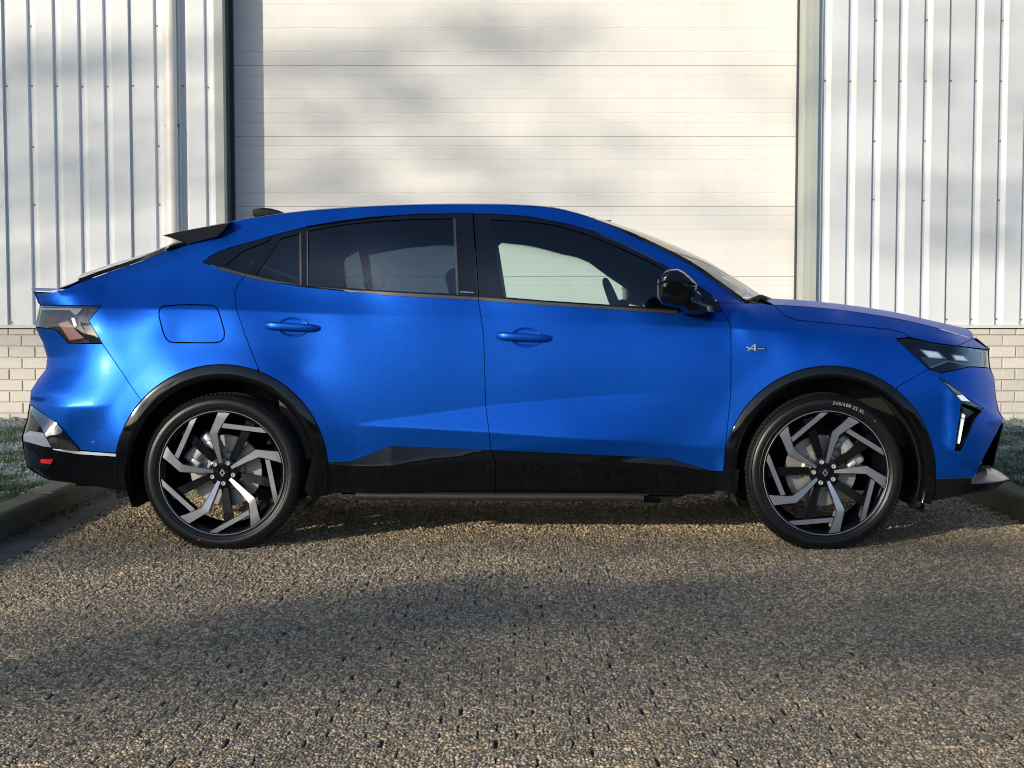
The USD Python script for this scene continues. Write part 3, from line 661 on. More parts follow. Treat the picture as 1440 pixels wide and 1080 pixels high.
paint = 'car_paint'
G = lambda p: p.buffer(-GAPW)
def blue(name, poly, **k): return both(car, name, skin_mesh(G(poly), **k), paint)
# black inner body seen through the shut lines
inner = body_side.union(rear_door_o).union(front_door_o).union(fender_o).union(fbump_o).union(rbump_o).union(bonnet_o).union(head_o).union(nose_o).buffer(2).buffer(-4).difference(disc((RA[0], RA[1], 160))).difference(disc((FA[0], FA[1], 160))).difference(DLO.buffer(-3)).difference(vent_o.buffer(1.5))
both(car, 'inner_body', skin_mesh(inner, off=.022, thick=0, step=10), 'dark_void')
quarter = blue('side_panel', body_side.difference(flap_o.buffer(.9)))
for q in quarter: pass
fm = skin_mesh(flap_o.buffer(-.4), off=-.0006, thick=.01, step=4)
part(quarter[0], 'fuel_flap', fm, paint, 38)
rdoor = blue('rear_door', rear_door_o); fdoor = blue('front_door', front_door_o)
fender = blue('front_fender', fender_o)
rb = blue('rear_bumper', rbump_o)
fb = blue('front_bumper', fbump_o.difference(vent_o).difference(brow_o))

# --- bonnet, nose, roof, screens: lofted from the near edge to the far edge
def across(edge, rise, fwd, n=25, w=None, power=2.0, shift=(0, 0), taper=None):
    """edge: photo polyline on the body side; lofts a crowned surface to its mirror image"""
    e = np.asarray(edge, float); ww = Wd(e[:, 0], e[:, 1]) if w is None else np.broadcast_to(w, (len(e),))
    tp = taper if taper is not None else np.ones(len(e))
    A = lift(e[:, 0], e[:, 1], ww) + np.stack([shift[0] * tp, 0 * tp, shift[1] * tp], 1)
    t = np.linspace(-1, 1, n)
    rise = np.broadcast_to(rise, (len(e),)); fwd = np.broadcast_to(fwd, (len(e),))
    k = 1 - np.abs(t) ** power
    Pm = np.zeros((len(e), n, 3))
    for i, a in enumerate(A):
        Pm[i, :, 0] = a[0] + fwd[i] * k; Pm[i, :, 1] = YC + t * (YC - a[1]); Pm[i, :, 2] = a[2] + rise[i] * k
    return Pm
cr = smooth_line(crest, 40)
bs = blue('bonnet_edge', bonnet_o)
Pb = across(cr, np.linspace(.035, .05, 40), np.linspace(.0, .07, 40), power=2.2)
part(car, 'bonnet', grid(Pb), paint, 50)
blue('nose_panel', nose_o)
rl = smooth_line(rail[6:][::-1], 60)        # roof edge, rear to front
part(car, 'roof', grid(across(rl, .032, 0., power=2.)), paint, 50)
# windscreen: proud of the pillars
pil = smooth_line(rail[:7][::-1], 30)
ws = across(pil, np.linspace(.034, .02, 30), np.linspace(.0, 1., 30) ** .6 * .17, n=41, power=2.4, shift=(.010, .009), taper=np.clip(np.linspace(-.02, 4, 30), 0, 1))
part(car, 'windscreen', grid(ws), 'glass_screen', True)
wf = np.concatenate([ws[:, :1], ws[:, :1] - [[.03, -.03, .03]]], 1)
both(car, 'windscreen_seal', grid(np.concatenate([ws[:, 0:1] + [0, -.004, -.002], ws[:, 0:1] + [-.012, -.004, -.010]], 1)), 'satin_black')
# tailgate glass and ducktail
tg = smooth_line([(240, 350), (200, 366.5), (150, 383.5), (113, 397)], 24)
tw = across(tg, np.linspace(.03, .045, 24), np.linspace(-.02, -.06, 24), n=31, power=3., shift=(-.010, .016))
part(car, 'rear_window', grid(tw), 'glass_tint', True)
both(car, 'rear_window_frame', grid(np.concatenate([tw[:, 0:1] + [0, .0, .0], tw[:, 0:1] + [.010, -.004, -.016]], 1)), 'satin_black')
dk = smooth_line([(113, 397), (90, 407), (70, 412), (50, 411.5), (46, 410)], 20)
dw = np.linspace(float(Wd(113., 397.)), .36, 20)
dP = across(dk, np.linspace(.02, .012, 20), np.linspace(-.06, -.09, 20), n=31, power=3, w=dw, shift=(-.004, .010))
part(car, 'tailgate_lip', grid(dP), paint, 50)
# rear face between the corners
ry = np.array([410, 418, 426, 430, 445, 460, 480, 503, 519, 533, 549, 561, 568.])
re_ = np.stack([u_rear(ry) + 1.6, ry], 1); re_[0, 0] = 46.5
rw_ = Wd(re_[:, 0], re_[:, 1]) + .012; rw_[:3] = [.36, .34, .33]
Pr = across(re_, 0., np.linspace(-.06, -.07, len(ry)), n=21, w=rw_, power=2.2)
part(car, 'tailgate', grid(Pr[:, ::-1]), paint, 45)
ry2 = np.array([568., 589, 614, 628, 657, 664, 673]); re2 = np.stack([u_rear(ry2), ry2], 1)
Pr2 = across(re2, 0., np.linspace(-.07, -.05, len(ry2)), n=21, w=Wd(re2[:, 0] + .5, ry2), power=2.2)
part(car, 'rear_diffuser', grid(Pr2[:, ::-1]), 'gloss_black', 45)
fy = np.array([477., 491, 495, 517, 531, 545, 560, 578, 590]); fe = np.stack([u_front(fy), fy], 1)
Pf = across(fe, 0., np.linspace(.07, .06, len(fy)), n=21, w=Wd(fe[:, 0] - .4, fy), power=2.2)
part(car, 'nose', grid(Pf), paint, 45)
fy2 = np.array([591., 600, 630, 656]); fe2 = np.array([(1410, 591), (1409, 600), (1402, 630), (1396, 657.)])
Pf2 = across(fe2, 0., .05, n=21, w=Wd(fe2[:, 0] - .4, fe2[:, 1]), power=2.2)
part(car, 'lower_grille', grid(Pf2), 'gloss_black', 45)
both(car, 'grille_end', skin_mesh(grille_o.buffer(.5), extra=False, wf=lambda u, v: .15 + np.clip(u - 1378, 0, 40) / 33 * .26), 'gloss_black')
# splitter: the lip under the grille
sp_top = smooth_line([(1366, 671), (1380, 656.7), (1396, 658.5), (1410, 666), (1418, 672.4)], 16)
def lofted(rows, flip=False):
    P = np.array(rows); P = P[:, ::-1] if flip else P
    full = np.concatenate([P, (np.array([1, -1, 1]) * P + [0, 2 * YC, 0])[:, ::-1]], 1); return grid(full)
Sin = [lift(*p) for p in ((1367, 671.5, .10), (1373, 663, .14), (1381, 656.5, .19), (1389, 657, .27), (1396.5, 658.5, .42))]
Sout = [lift(*p) for p in ((1366, 678.5, .03), (1378, 678.2, .04), (1394, 676.8, .07), (1408, 674.6, .16), (1418.5, 672.2, .36))]
Sbot = [p + [-.006, .012, -.012] for p in Sout]
part(car, 'front_splitter', lofted([Sin, [.5 * (p + q) + [0, 0, .003] for p, q in zip(Sin, Sout)], Sout, [p + [.002, -.002, -.006] for p in Sout], Sbot]), 'splitter_black', 30)
low = [(1310, 675), (1368, 673), (1366, 680), (1416, 676), (1399, 688), (1340, 698), (1300, 707), (1294, 700), (1296, 690)]
both(car, 'front_undertray', skin_mesh(Polygon(low).buffer(0), off=.006, thick=.02), 'plastic_black')
a_ = [lift(u, v, .1) for u, v in ((1299, 707), (1340, 698.5), (1399, 688.5))]
part(car, 'undertray_floor', lofted([a_, [p + [0, .35, -.0] for p in a_]]), 'plastic_black')

# --- headlights
hl = both(car, 'headlight', skin_mesh(head_o.buffer(-.5), off=.028, thick=0, step=5), 'lamp_smoke')
both(None, 'headlight_lens', skin_mesh(head_o.buffer(-.6), off=.001, thick=.02, step=5), 'glass_lamp', parent2=hl[1]) if False else None
part(hl[0], 'lens', skin_mesh(head_o.buffer(-.6), off=.001, thick=.0, step=5), 'glass_lamp', 38); part(hl[1], 'lens', mirror(skin_mesh(head_o.buffer(-.6), off=.001, thick=.0, step=5)), 'glass_lamp', 38)
def lampbit(hosts, name, poly, m, off, thick=.01):
    q = skin_mesh(poly, off=off, thick=thick, step=4, extra=False)
    part(hosts[0], name, q, m, 30); part(hosts[1], name, mirror(q), m, 30)
lampbit(hl, 'projector', PG((1292.5, 491), (1320, 494.5), (1331.5, 505), (1306, 503.5)), 'lamp_silver', .010)
lampbit(hl, 'projector_lens', PG((1297, 492.6), (1318, 495.2), (1326, 503.2), (1307, 502)), 'drl_white', .006)
lampbit(hl, 'projector', PG((1337, 498), (1356, 500), (1366, 508.5), (1343, 507)), 'lamp_silver', .011)
lampbit(hl, 'projector_lens', PG((1341, 499.6), (1354, 501), (1361, 507), (1345, 505.8)), 'drl_white', .007)
lampbit(hl, 'light_bar', PG((1307, 515.5), (1332, 506.5), (1362, 512), (1391, 515.6), (1391, 516.9), (1362, 514.4), (1334, 509), (1310, 517.6)), 'lamp_silver', .012)
lampbit(hl, 'reflector', PG((1367, 491), (1387, 494), (1389.5, 515), (1364, 512), (1358, 500)), 'lamp_grey', .012)
lampbit(hl, 'trim', PG((1294, 502), (1333, 505.5), (1307, 515)), 'lamp_inner', .018)
# --- vent with daytime light, brow light
vent = both(car, 'bumper_vent', skin_mesh(vent_o.buffer(.6), off=.05, thick=0, step=4, extra=False), 'gloss_black')
lip = skin_mesh(vent_o.buffer(.3).difference(vent_o.buffer(-.9)), off=.003, thick=.05, step=3, extra=False)
part(vent[0], 'vent_lip', lip, 'gloss_black', 30); part(vent[1], 'vent_lip', mirror(lip), 'gloss_black', 30)
lampbit(vent, 'light_bar', PG((1352.3, 588), (1356.2, 590), (1349.6, 624), (1346.6, 623.4)), 'drl_white', .012)
lampbit(vent, 'light_bar', PG((1353.6, 581.5), (1357.4, 583.8), (1356.4, 588.6), (1352.5, 586.6)), 'drl_white', .012)
br = both(car, 'brow_light', skin_mesh(brow_o.buffer(-.3), off=.006, thick=.01, step=4), 'lamp_smoke')
lampbit(br, 'light_bar', PG((1327.5, 537.5), (1334, 540.5), (1353, 553.5), (1346, 554.5)), 'lamp_inner', .001)
lampbit(br, 'light_bar', PG((1346, 556), (1353.5, 555), (1364, 564.6), (1353, 563.5)), 'drl_white', .001)
# --- tail lamps
tl = both(car, 'tail_light', skin_mesh(tail_o.buffer(-.5), off=.022, thick=0, step=4), 'lamp_smoke')
q = skin_mesh(tail_o.buffer(-.6), off=.0, thick=0, step=4); part(tl[0], 'lens', q, 'glass_lamp', 38); part(tl[1], 'lens', mirror(q), 'glass_lamp', 38)
lampbit(tl, 'lamp_cell', PG((82, 455), (95, 451), (108, 466), (118, 475), (98, 478.5)), 'lamp_pink', .010)
lampbit(tl, 'lamp_bar', PG((96, 478.6), (118, 475.2), (119, 477), (97, 480.8)), 'lamp_red', .008)
lampbit(tl, 'lamp_cell', PG((64, 443), (88, 447), (78, 453), (68, 456)), 'lamp_red', .012)
lampbit(tl, 'lamp_bar', PG((55, 433), (116, 433.4), (108, 442.4), (104, 442), (98, 436.2), (56, 435.5)), 'lamp_inner', .008)
lampbit(tl, 'lamp_bar', PG((100, 447), (104.5, 447), (108, 458), (104, 460)), 'lamp_silver', .008)
# --- rear lower fascia
fasc_o = Polygon([(41, 569), (53, 576.5), (80, 595), (112, 634), (163, 638), (300, 660), (172, 690), (117, 681), (67, 675), (48, 664), (38, 657), (31.7, 628), (30.5, 614), (38, 589)]).buffer(0).difference(disc((RA[0], RA[1], 150.5)))
fas = both(car, 'rear_fascia', skin_mesh(fasc_o, off=.004, thick=.02), 'gloss_black')
both(car, 'fascia_blade', skin_mesh(PG((43, 570), (53.5, 577), (80, 595.3), (95.5, 614), (111, 633.6), (100, 633), (73, 630), (56, 597), (43.5, 581)), off=-.010, thick=.02, wf=lambda u, v: Wd(u, v) + .0 - .42 * np.clip(dist_below(u, v, [(40, 566), (80, 594), (112, 633)]), 0, .12)), 'piano_black')
both(car, 'chrome_strip', skin_mesh(PG((73, 629.6), (110, 634.2), (163, 638.4), (163, 642), (108, 638.4), (75, 632.5)), off=-.002, thick=.012, step=2, extra=False, wf=lambda u, v: Wd(u, np.full_like(v, 636.)) - .8 * dist_below(u, v, [(73, 629.6), (110, 634.2), (163, 638.4)])), 'satin_chrome')
both(car, 'fascia_panel', skin_mesh(PG((42, 606), (61, 609), (72, 629), (62, 628), (33, 620), (33, 611)), off=-.004, thick=.01), 'number_grey')
rr = both(car, 'reflector', skin_mesh(PG((57, 645.5), (75, 646.2), (71, 653), (57, 651)), off=-.008, thick=.014, extra=False), 'red_reflector')
both(car, 'reflector_frame', skin_mesh(PG((34, 633), (54, 638), (57, 651), (71, 653.5), (68, 661), (44, 657), (38, 655)), off=.0, thick=.012), 'frame_black')
# --- arch cladding
def arch(c, a0, a1, Rin, n=90):
    cx, cy, R = c; rows = []
    for t in np.radians(np.linspace(a0, a1, n)):
        def at(r, w): return lift(cx + r * math.cos(t), cy + r * math.sin(t), w)
        u0, v0 = cx + R * math.cos(t), cy + R * math.sin(t)
        w = float(Wd(np.array([u0]), np.array([min(v0, 690)]), False)[0])
        p0, p1, p2, p3, p4, p5 = at(R + .4, w + .012), at(R - .2, w - .002), at(R - 1.4, w - .005), at(R - (R - Rin) * .58, w - .014), at(R - (R - Rin) * .72, w - .012), at(Rin, w + .006)
        p6 = p5 + [0, .03, 0]; rows.append([p0, p1, p2, p3, p4, p5, p6])
    return grid(np.array(rows)[:, ::-1])
both(car, 'arch_cladding', arch(RA, 165, 372, 129), 'gloss_black', 40)
both(car, 'arch_cladding', arch(FA, 168, 378, 131), 'gloss_black', 40)
# arch tails running down behind and ahead of the wheels
for tail_ in polys(PG((456, 655), (1040, 660), (1036, 693), (1012, 690), (458, 697), (436, 699), (428, 690), (440, 640)).difference(PG((470, 600), (1016, 600), (1016, 663), (997, 661.7), (942, 645), (690, 633), (550, 627), (493, 649), (458, 651))).difference(PG((460, 640), (1010, 640), (1010, 720), (460, 720)))): both(car, 'arch_cladding', skin_mesh(tail_, off=.002, thick=.02), 'satin_black')
def liner(c, Rin):
    cx, cy, R = c; rows = []
    for t in np.radians(np.linspace(150, 390, 60)):
        p = lift(cx + (Rin + 2) * math.cos(t), cy + (Rin + 2) * math.sin(t), .06); p[2] = max(p[2], .2)
        rows.append([p, p + [0, .30, 0], np.array([lift(cx, cy, .06)[0], .40, lift(cx, cy, .06)[2]])])
    return grid(np.array(rows))
both(car, 'arch_liner', liner(RA, 133), 'plastic_black', 30); both(car, 'arch_liner', liner(FA, 135), 'sill_grey', 30)
both(car, 'mud_flap', skin_mesh(PG((1283, 700), (1300, 706), (1299, 722), (1286.5, 716)), off=.08, thick=.10, extra=False), 'plastic_black')
# --- sill cladding
sill_o = Polygon([(440, 651), (458, 650.5), (493, 649.5), (550, 627.5), (690.5, 633.3), (923, 644), (942, 645), (996.7, 661.7), (1024, 663.5), (1034, 664), (1036, 692), (1014, 690), (1000, 691), (985, 692.5), (470, 693), (458, 697), (440, 697)]).buffer(0).difference(disc((RA[0], RA[1], 140)))
split = LineString([(690.5, 630), (697, 652), (697, 700)])
sl = both(car, 'sill_cladding', skin_mesh(sill_o.difference(split.buffer(.5)), off=.0015, thick=.03), 'sill_black')
sm1 = smooth_line([lift(u, v, .13) for u, v in ((500, 697), (700, 698.5), (860, 699), (905, 700))], 30)
both(car, 'sill_tube', tube(sm1, .019, 12), 'sill_grey', 40)
both(car, 'jacking_point', skin_mesh(PG((583, 697), (594, 697), (592, 703.5), (586, 704.5)), wf=lambda u, v: np.full(u.shape, .14), thick=.03, extra=False), 'plastic_black')
both(car, 'floor_edge', skin_mesh(PG((660, 700), (880, 700), (905, 700), (960, 686), (985, 690), (970, 694), (935, 706), (925, 708), (880, 703.8), (840, 705), (640, 703.4)), wf=lambda u, v: np.full(u.shape, .22), thick=.05, extra=False), 'plastic_black')
part(car, 'underbody', cat_([box(-.80, 0.95, .16, 1.70, .245, .34), box(-2.1, -.8, .33, 1.53, .26, .45), box(.95, 2.0, .33, 1.53, .24, .45)]), 'dark_void')

# --- side glazing
def Wg(u, v): return Wd(u, v)
ub = .6
frame_r = DLO.intersection(PG((388, 325), (664, 290), (672.8, 417), (672.8, 430), (345, 402), (345, 385.5))).buffer(-.5)
frame_f = DLO.intersection(PG((665, 290), (1100, 290), (1100, 450), (673.5, 450), (673.5, 417))).buffer(-.5)
frame_q = DLO.intersection(PG((270, 320), (387.5, 325), (344.5, 385.5), (344.5, 390), (270, 390))).buffer(-.4)
trim_s = LineString(dlo_bot[2:]).buffer(2.1, cap_style=2)
g_small = PG((359.5, 387), (394, 335.5), (421, 328), (421.5, 399), (400, 396))
g_rear = PG((434, 324.5), (480, 316), (520, 311.5), (580, 308), (637, 307), (642, 413), (590, 411), (510, 406.5), (480, 404), (434, 400.5))
g_front = PG((690, 308.5), (739, 310.5), (780, 316), (830, 330.5), (880, 352), (922, 372), (948, 388), (985, 412), (992, 436), (952, 434), (850, 427.8), (760, 422), (708.5, 417.6))
g_quart = PG((316, 373.5), (342, 352.5), (383, 336), (347, 384.5))
frames = []
for host, fr_, holes in ((rdoor, frame_r, [g_small, g_rear]), (fdoor, frame_f, [g_front]), (quarter, frame_q, [g_quart])):
    hh = fr_
    for h_ in holes: hh = hh.difference(h_)
    q = skin_mesh(hh, off=.002, thick=.025, step=5)
    part(host[0], 'window_frame', q, 'frame_black', 38); part(host[1], 'window_frame', mirror(q), 'frame_black', 38)
for host, gp, m in ((rdoor, g_small, 'glass_tint'), (rdoor, g_rear, 'glass_tint'), (fdoor, g_front, 'glass_clear'), (quarter, g_quart, 'glass_tint')):
    q = skin_mesh(gp.buffer(1.5).intersection(DLO), off=.007, thick=0, step=8, extra=False)
    part(host[0], 'window_pane', q, m, True); part(host[1], 'window_pane', mirror(q), m, True)
for host, a in ((rdoor, PG((345, 380), (672.6, 412), (672.6, 430), (345, 392))), (fdoor, PG((673.6, 410), (1000, 430), (1000, 450), (673.6, 430))), (quarter, PG((300, 370), (344.3, 378), (344.3, 392), (300, 384)))):
    q = skin_mesh(trim_s.intersection(a), off=-.004, thick=.012, step=3, extra=False)
    part(host[0], 'waist_trim', q, 'bronze_trim', 38); part(host[1], 'waist_trim', mirror(q), 'bronze_trim', 38)
for pg in (PG((421, 327.5), (423.4, 327), (424, 401), (421.6, 400.6)), PG((431.4, 325), (433, 324.6), (433.2, 402), (431.7, 401.8)), PG((637.3, 307), (640.5, 307), (645, 414.5), (641.8, 414.3))):
    q = skin_mesh(pg, off=-.002, thick=.01, step=2.5, extra=False); part(rdoor[0], 'window_divider', q, 'bronze_trim', 30); part(rdoor[1], 'window_divider', mirror(q), 'bronze_trim', 30)
# small script badge on the pillar, badge on the fender
def lettering(txt, h, u, v, off, m, host, bold=False, depth=.001, slant=0.):
    t = meshkit.text_mesh(txt, h, depth, bold); V = t.vertices.copy(); V[:, 0] += slant * V[:, 1]
    w = float(Wd(np.array([float(u)]), np.array([float(v)]))[0]) + off
    o = lift(u, v, w); t.vertices = np.stack([o[0] + V[:, 0], o[1] - V[:, 2], o[2] + V[:, 1]], 1)
    return part(host, 'badge', t, m)
for u0, u1, v0 in ((647.2, 651.5, 409.6), (652.2, 658.2, 409.9), (659., 662., 410.3), (662.8, 666., 410.5)):
    part(rdoor[0], 'badge', skin_mesh(PG((u0, v0), (u1, v0 + .15), (u1, v0 + 1.7), (u0, v0 + 1.5)), off=-.001, thick=.002, step=2, extra=False), 'number_grey')
o_ = lift(1044, 490, float(Wd(np.array([1060.]), np.array([490.]))[0]) - .003)
def flat(poly, o, d=.0015):
    m = trimesh.creation.extrude_polygon(poly, d, engine='earcut'); V = m.vertices; m.vertices = np.stack([o[0] + V[:, 0], o[1] - V[:, 2], o[2] + V[:, 1]], 1); m.faces = m.faces[:, ::-1] if False else m.faces; return m
k_ = 1 / 310.
pa = shapely.union_all([Polygon([(7 * k_, -3.2 * k_), (9 * k_, -3.2 * k_), (18.6 * k_, 6.2 * k_), (17 * k_, 6.2 * k_)]), Polygon([(16.2 * k_, 6.2 * k_), (18.6 * k_, 6.2 * k_), (19 * k_, -3.2 * k_), (16.4 * k_, -3.2 * k_)]), Polygon([(4 * k_, 1.6 * k_), (8 * k_, 2.6 * k_), (9.5 * k_, .4 * k_), (18 * k_, .0), (18 * k_, -1.2 * k_), (9 * k_, -.9 * k_), (6.8 * k_, 1. * k_)])])
bd = part(fender[0], 'badge', flat(pa, o_, .002), 'satin_chrome')
part(bd, 'badge_bar', flat(shapely.box(19.5 * k_, -2.2 * k_, 33 * k_, 1.4 * k_), o_, .0014), 'frame_black')
part(bd, 'badge_bar', flat(shapely.box(20.5 * k_, -1.0 * k_, 32 * k_, .2 * k_), o_, .002), 'brake_caliper')

# --- door handles: scooped cup and a bar
def handle(host, u0, u1, v):
    L = u1 - u0; uc = (u0 + u1) / 2
    w0 = float(Wd(np.array([uc]), np.array([float(v)]))[0])
    c = lift(uc, v, w0 - .026); Lm = L / 300.
    prof = []
    n = 26
    for t in np.linspace(-1, 1, n):
        hh = .0175 * (1 - abs(t) ** 8 * .55) * (1 - .12 * t); dd = .013 * (1 - abs(t) ** 8 * .4)
        y = c[1] + .026 * abs(t) ** 4 + .002
        ring = []
        for a in np.linspace(0, 2 * np.pi, 17)[:-1]:
            ca, sa = math.cos(a), math.sin(a); e = 2.6
            ring.append([c[0] + t * Lm / 2, y + dd * np.sign(ca) * abs(ca) ** (2 / e), c[2] - t * .006 + hh * np.sign(sa) * abs(sa) ** (2 / e)])
        ring.append(ring[0]); prof.append(ring)
    m = grid(np.array(prof)); ends = []
    for k in (0, n - 1):
        r = np.array(prof[k][:-1]); ce = r.mean(0); V = np.vstack([r, ce]); i = np.arange(len(r)); ends.append(trimesh.Trimesh(V, np.stack([i, (i + 1) % len(r), np.full(len(r), len(r))], 1), process=False))
    hb = cat_([m] + ends); part(host[0], 'door_handle', hb, paint, 60); part(host[1], 'door_handle', mirror(hb), paint, 60)
    # cup: a shallow dish standing slightly off the skin, rounded rim
    R = 22.; rows = []
    for r, dep in ((1., -.0012), (.93, -.003), (.86, .0005), (.7, .004), (.4, .006), (.02, .007)):
        a = np.linspace(0, 2 * np.pi, 41); uu, vv = uc + 2 + R * 1.05 * r * np.cos(a), v + 14.5 * r * np.sin(a)
        rows.append(lift(uu, vv, Wd(uu, vv) + dep - .004))
    m = grid(np.array(rows)); part(host[0], 'handle_cup', m, paint, 60); part(host[1], 'handle_cup', mirror(m), paint, 60)
handle(rdoor, 370, 448.5, 459.5); handle(fdoor, 698, 776, 474)

# --- parking sensors
for (u, v, host) in ((133, 623, rb), (1362.5, 660.5, fb), (1316, 628, fb)):
    w = float(Wd(np.array([float(u)]), np.array([float(v)]))[0]); o = lift(u, v, w - .001)
    m = revolve([(.0105, .004), (.0105, -.0015), (.0085, -.002), (.0082, .001), (.0001, .001)], 20); m.apply_translation(o)
    part(host[0], 'parking_sensor', m, paint, 40)
# --- mirrors
mir = [(924.3, 403), (925.8, 391), (933.5, 382), (941, 379), (953, 378), (962.5, 383), (971.7, 391), (981, 401), (980, 411), (973, 424), (962.5, 433), (953, 433), (930, 427.5), (924.5, 421)]
def shell(poly, slices):
    c = np.array(poly).mean(0); rows = []
    pl = densify(poly, 3.)
    for y, s in slices:
        q = c + (pl - c) * s; P = lift(q[:, 0], q[:, 1], y); rows.append(np.vstack([P, P[:1]]))
    m = grid(np.array(rows)); caps = []
    for r in (rows[0], rows[-1]):
        V = np.vstack([r[:-1], r[:-1].mean(0)]); i = np.arange(len(r) - 1); caps.append(trimesh.Trimesh(V, np.stack([i, (i + 1) % len(i), np.full(len(i), len(i))], 1), process=False))
    return cat_([m] + caps)
msl = [(-.115, .45), (-.112, .66), (-.10, .82), (-.08, .93), (-.05, .99), (-.01, 1.), (.06, .97), (.09, .86), (.10, .6)]
mm = shell(mir, msl)
mir_low = Polygon(mir)
ma = both(car, 'door_mirror', mm, 'gloss_black', 45)
cap = Polygon(mir).intersection(shapely.box(900, 370, 1000, 400.5))
cpts = list(cap.exterior.coords)[:-1]
cm = shell(cpts, [(-.123, .50), (-.119, .72), (-.106, .88), (-.084, .98), (-.05, 1.03), (.03, 1.03), (.05, .95)])
part(ma[0], 'mirror_cap', cm, 'frame_black', 45); part(ma[1], 'mirror_cap', mirror(cm), 'frame_black', 45)
arm = shell([(948, 424), (975, 420), (1003, 430), (1006, 440), (985, 444), (960, 442)], [(-.02, .6), (.03, .85), (.12, 1.), (.15, 1.)])
part(ma[0], 'mirror_arm', arm, 'frame_black', 40); part(ma[1], 'mirror_arm', mirror(arm), 'frame_black', 40)
# --- spoiler, fin, wipers
spo = [lift(u, v, .335) for u, v in ((228, 331), (255, 324.6), (290, 318), (323, 311.6), (314, 325), (306, 333), (285, 338.3), (263, 343.4), (247, 337))]
spo = np.array(spo); far = spo * [1, -1, 1] + [0, 2 * YC, 0]; midl = spo + [0, YC - .335, 0]; midl[:4, 2] += .012; midl[0, 0] -= .05; midl[8, 0] -= .02
inset = lambda P, d: P + [0, d, 0]
ringz = [spo.mean(0) + (spo - spo.mean(0)) * [.97, 1, .9], inset(spo, .012)] + [inset(spo, 0) * (1 - t) + midl * t for t in (.35, .7)] + [midl] + [far * t + midl * (1 - t) for t in (.3, .65)] + [inset(far, -.012), far.mean(0) + (far - far.mean(0)) * [.97, 1, .9]]
R_ = np.array([np.vstack([r, r[:1]]) for r in ringz]); mS = grid(R_)
caps = []
for r in (ringz[0], ringz[-1]):
    V = np.array(r)[:, [0, 2]]; pg = Polygon(V); t, f, _ = tri2d(pg, .05); caps.append(trimesh.Trimesh(np.c_[t[:, 0], np.full(len(t), r[0][1]), t[:, 1]], f, process=False))
part(car, 'roof_spoiler', cat_([mS] + caps), 'frame_black', 30)
for q in ([trimesh.creation.extrude_polygon(Polygon([(p[0], p[2]) for p in (lift(u, v, .36) for u, v in ((233, 351.5), (240, 346), (262, 340), (266, 343)))]), .05, engine='earcut').apply_transform(np.array([[1, 0, 0, 0], [0, 0, 1, yy], [0, 1, 0, 0], [0, 0, 0, 1]])) for yy in (.35, 1.46)]): part(car, 'spoiler_bracket', q, 'gloss_black')
fin_prof = [(356, 303), (354.5, 297), (358, 294.2), (368, 292.6), (380, 293), (392, 296), (402, 300), (403, 306), (360, 306)]
fn = np.array([lift(u, v, YC) for u, v in fin_prof]); sh = []
for dy, s in ((-.022, .92), (-.014, 1), (.014, 1), (.022, .92)):
    q = fn.mean(0) + (fn - fn.mean(0)) * s; q[:, 1] = YC + dy; sh.append(q)
sh = np.array(sh); mF = trimesh.convex.convex_hull(sh.reshape(-1, 3)); part(car, 'roof_antenna', mF, 'satin_black', 60)
wp = []
for k, (pts, r) in enumerate([([(1052, 424, .3), (1062, 419.5, .4), (1075, 420, .55), (1090, 424, .7), (1106, 427, .9)], .010), ([(1058, 423, .5), (1068, 417, .8), (1085, 422, 1.2)], .008), ([(1064, 420, .35), (1070, 418, .37), (1077, 422, .39)], .013)]):
    wp = tube(smooth_line([lift(*p) for p in pts], 14), r, 8); part(car, 'wiper', wp, 'wiper_black', 50)
part(car, 'cowl', grid(across(smooth_line([(1040, 421), (1060, 426.5), (1092, 429)], 8), 0., np.array([.2] * 8), w=.27, shift=(0, -.005))), 'satin_black')
wp = tube([lift(845, 311, .7), lift(858, 311, .95)], .006, 8); part(car, 'rain_sensor', wp, 'wiper_black')

# --- cabin
cb = thing('cabin', parent=car)
lin_o = DLO.buffer(7).difference(PG((697, 329), (703, 324), (760, 327), (812, 341), (850, 357), (888, 384), (925, 408), (975, 450), (716, 450))).difference(PG((434, 422), (430, 385), (432, 368), (442, 350), (463, 339), (470, 422))).difference(PG((479, 345), (540, 333), (600, 327.5), (632, 327), (634, 345), (625, 420), (482, 420)))
lm = skin_mesh(lin_o, off=.055, thick=0, step=8, extra=False, wf=lambda u, v: Wd(u, v, False))
part(cb, 'pillar_lining', mirror(lm), 'cabin_trim', 40)
near_lin = DLO.buffer(6).difference(DLO.buffer(-9)).difference(shapely.box(200, 395, 1100, 460)); nm = skin_mesh(near_lin, off=.05, thick=0, step=8, extra=False, wf=lambda u, v: Wd(u, v, False))
part(cb, 'pillar_lining', nm, 'cabin_light', 40)
hr = across(rl, .0, 0.); hr[..., 2] -= .045; part(cb, 'headliner', grid(hr[:, 2:-2]), 'cabin_trim', 50)
for q in (box(-1.1, 1.0, 1.56, 1.62, .4, 1.10), box(-1.1, 1.0, .235, .30, .4, 1.10)): part(cb, 'door_lining', q, 'cabin_trim')
part(cb, 'cabin_floor', box(-1.9, 1.1, .25, 1.6, .34, .40), 'dark_void')
part(cb, 'dashboard', trimesh.convex.convex_hull(np.array([(x, y, z) for x, z in ((.72, .9), (.70, 1.06), (.85, 1.10), (1.12, 1.08), (1.2, .9)) for y in (.3, 1.56)])), 'cabin_trim')
part(cb, 'parcel_shelf', box(-2.0, -1.25, .35, 1.51, 1.0, 1.04), 'dark_void')
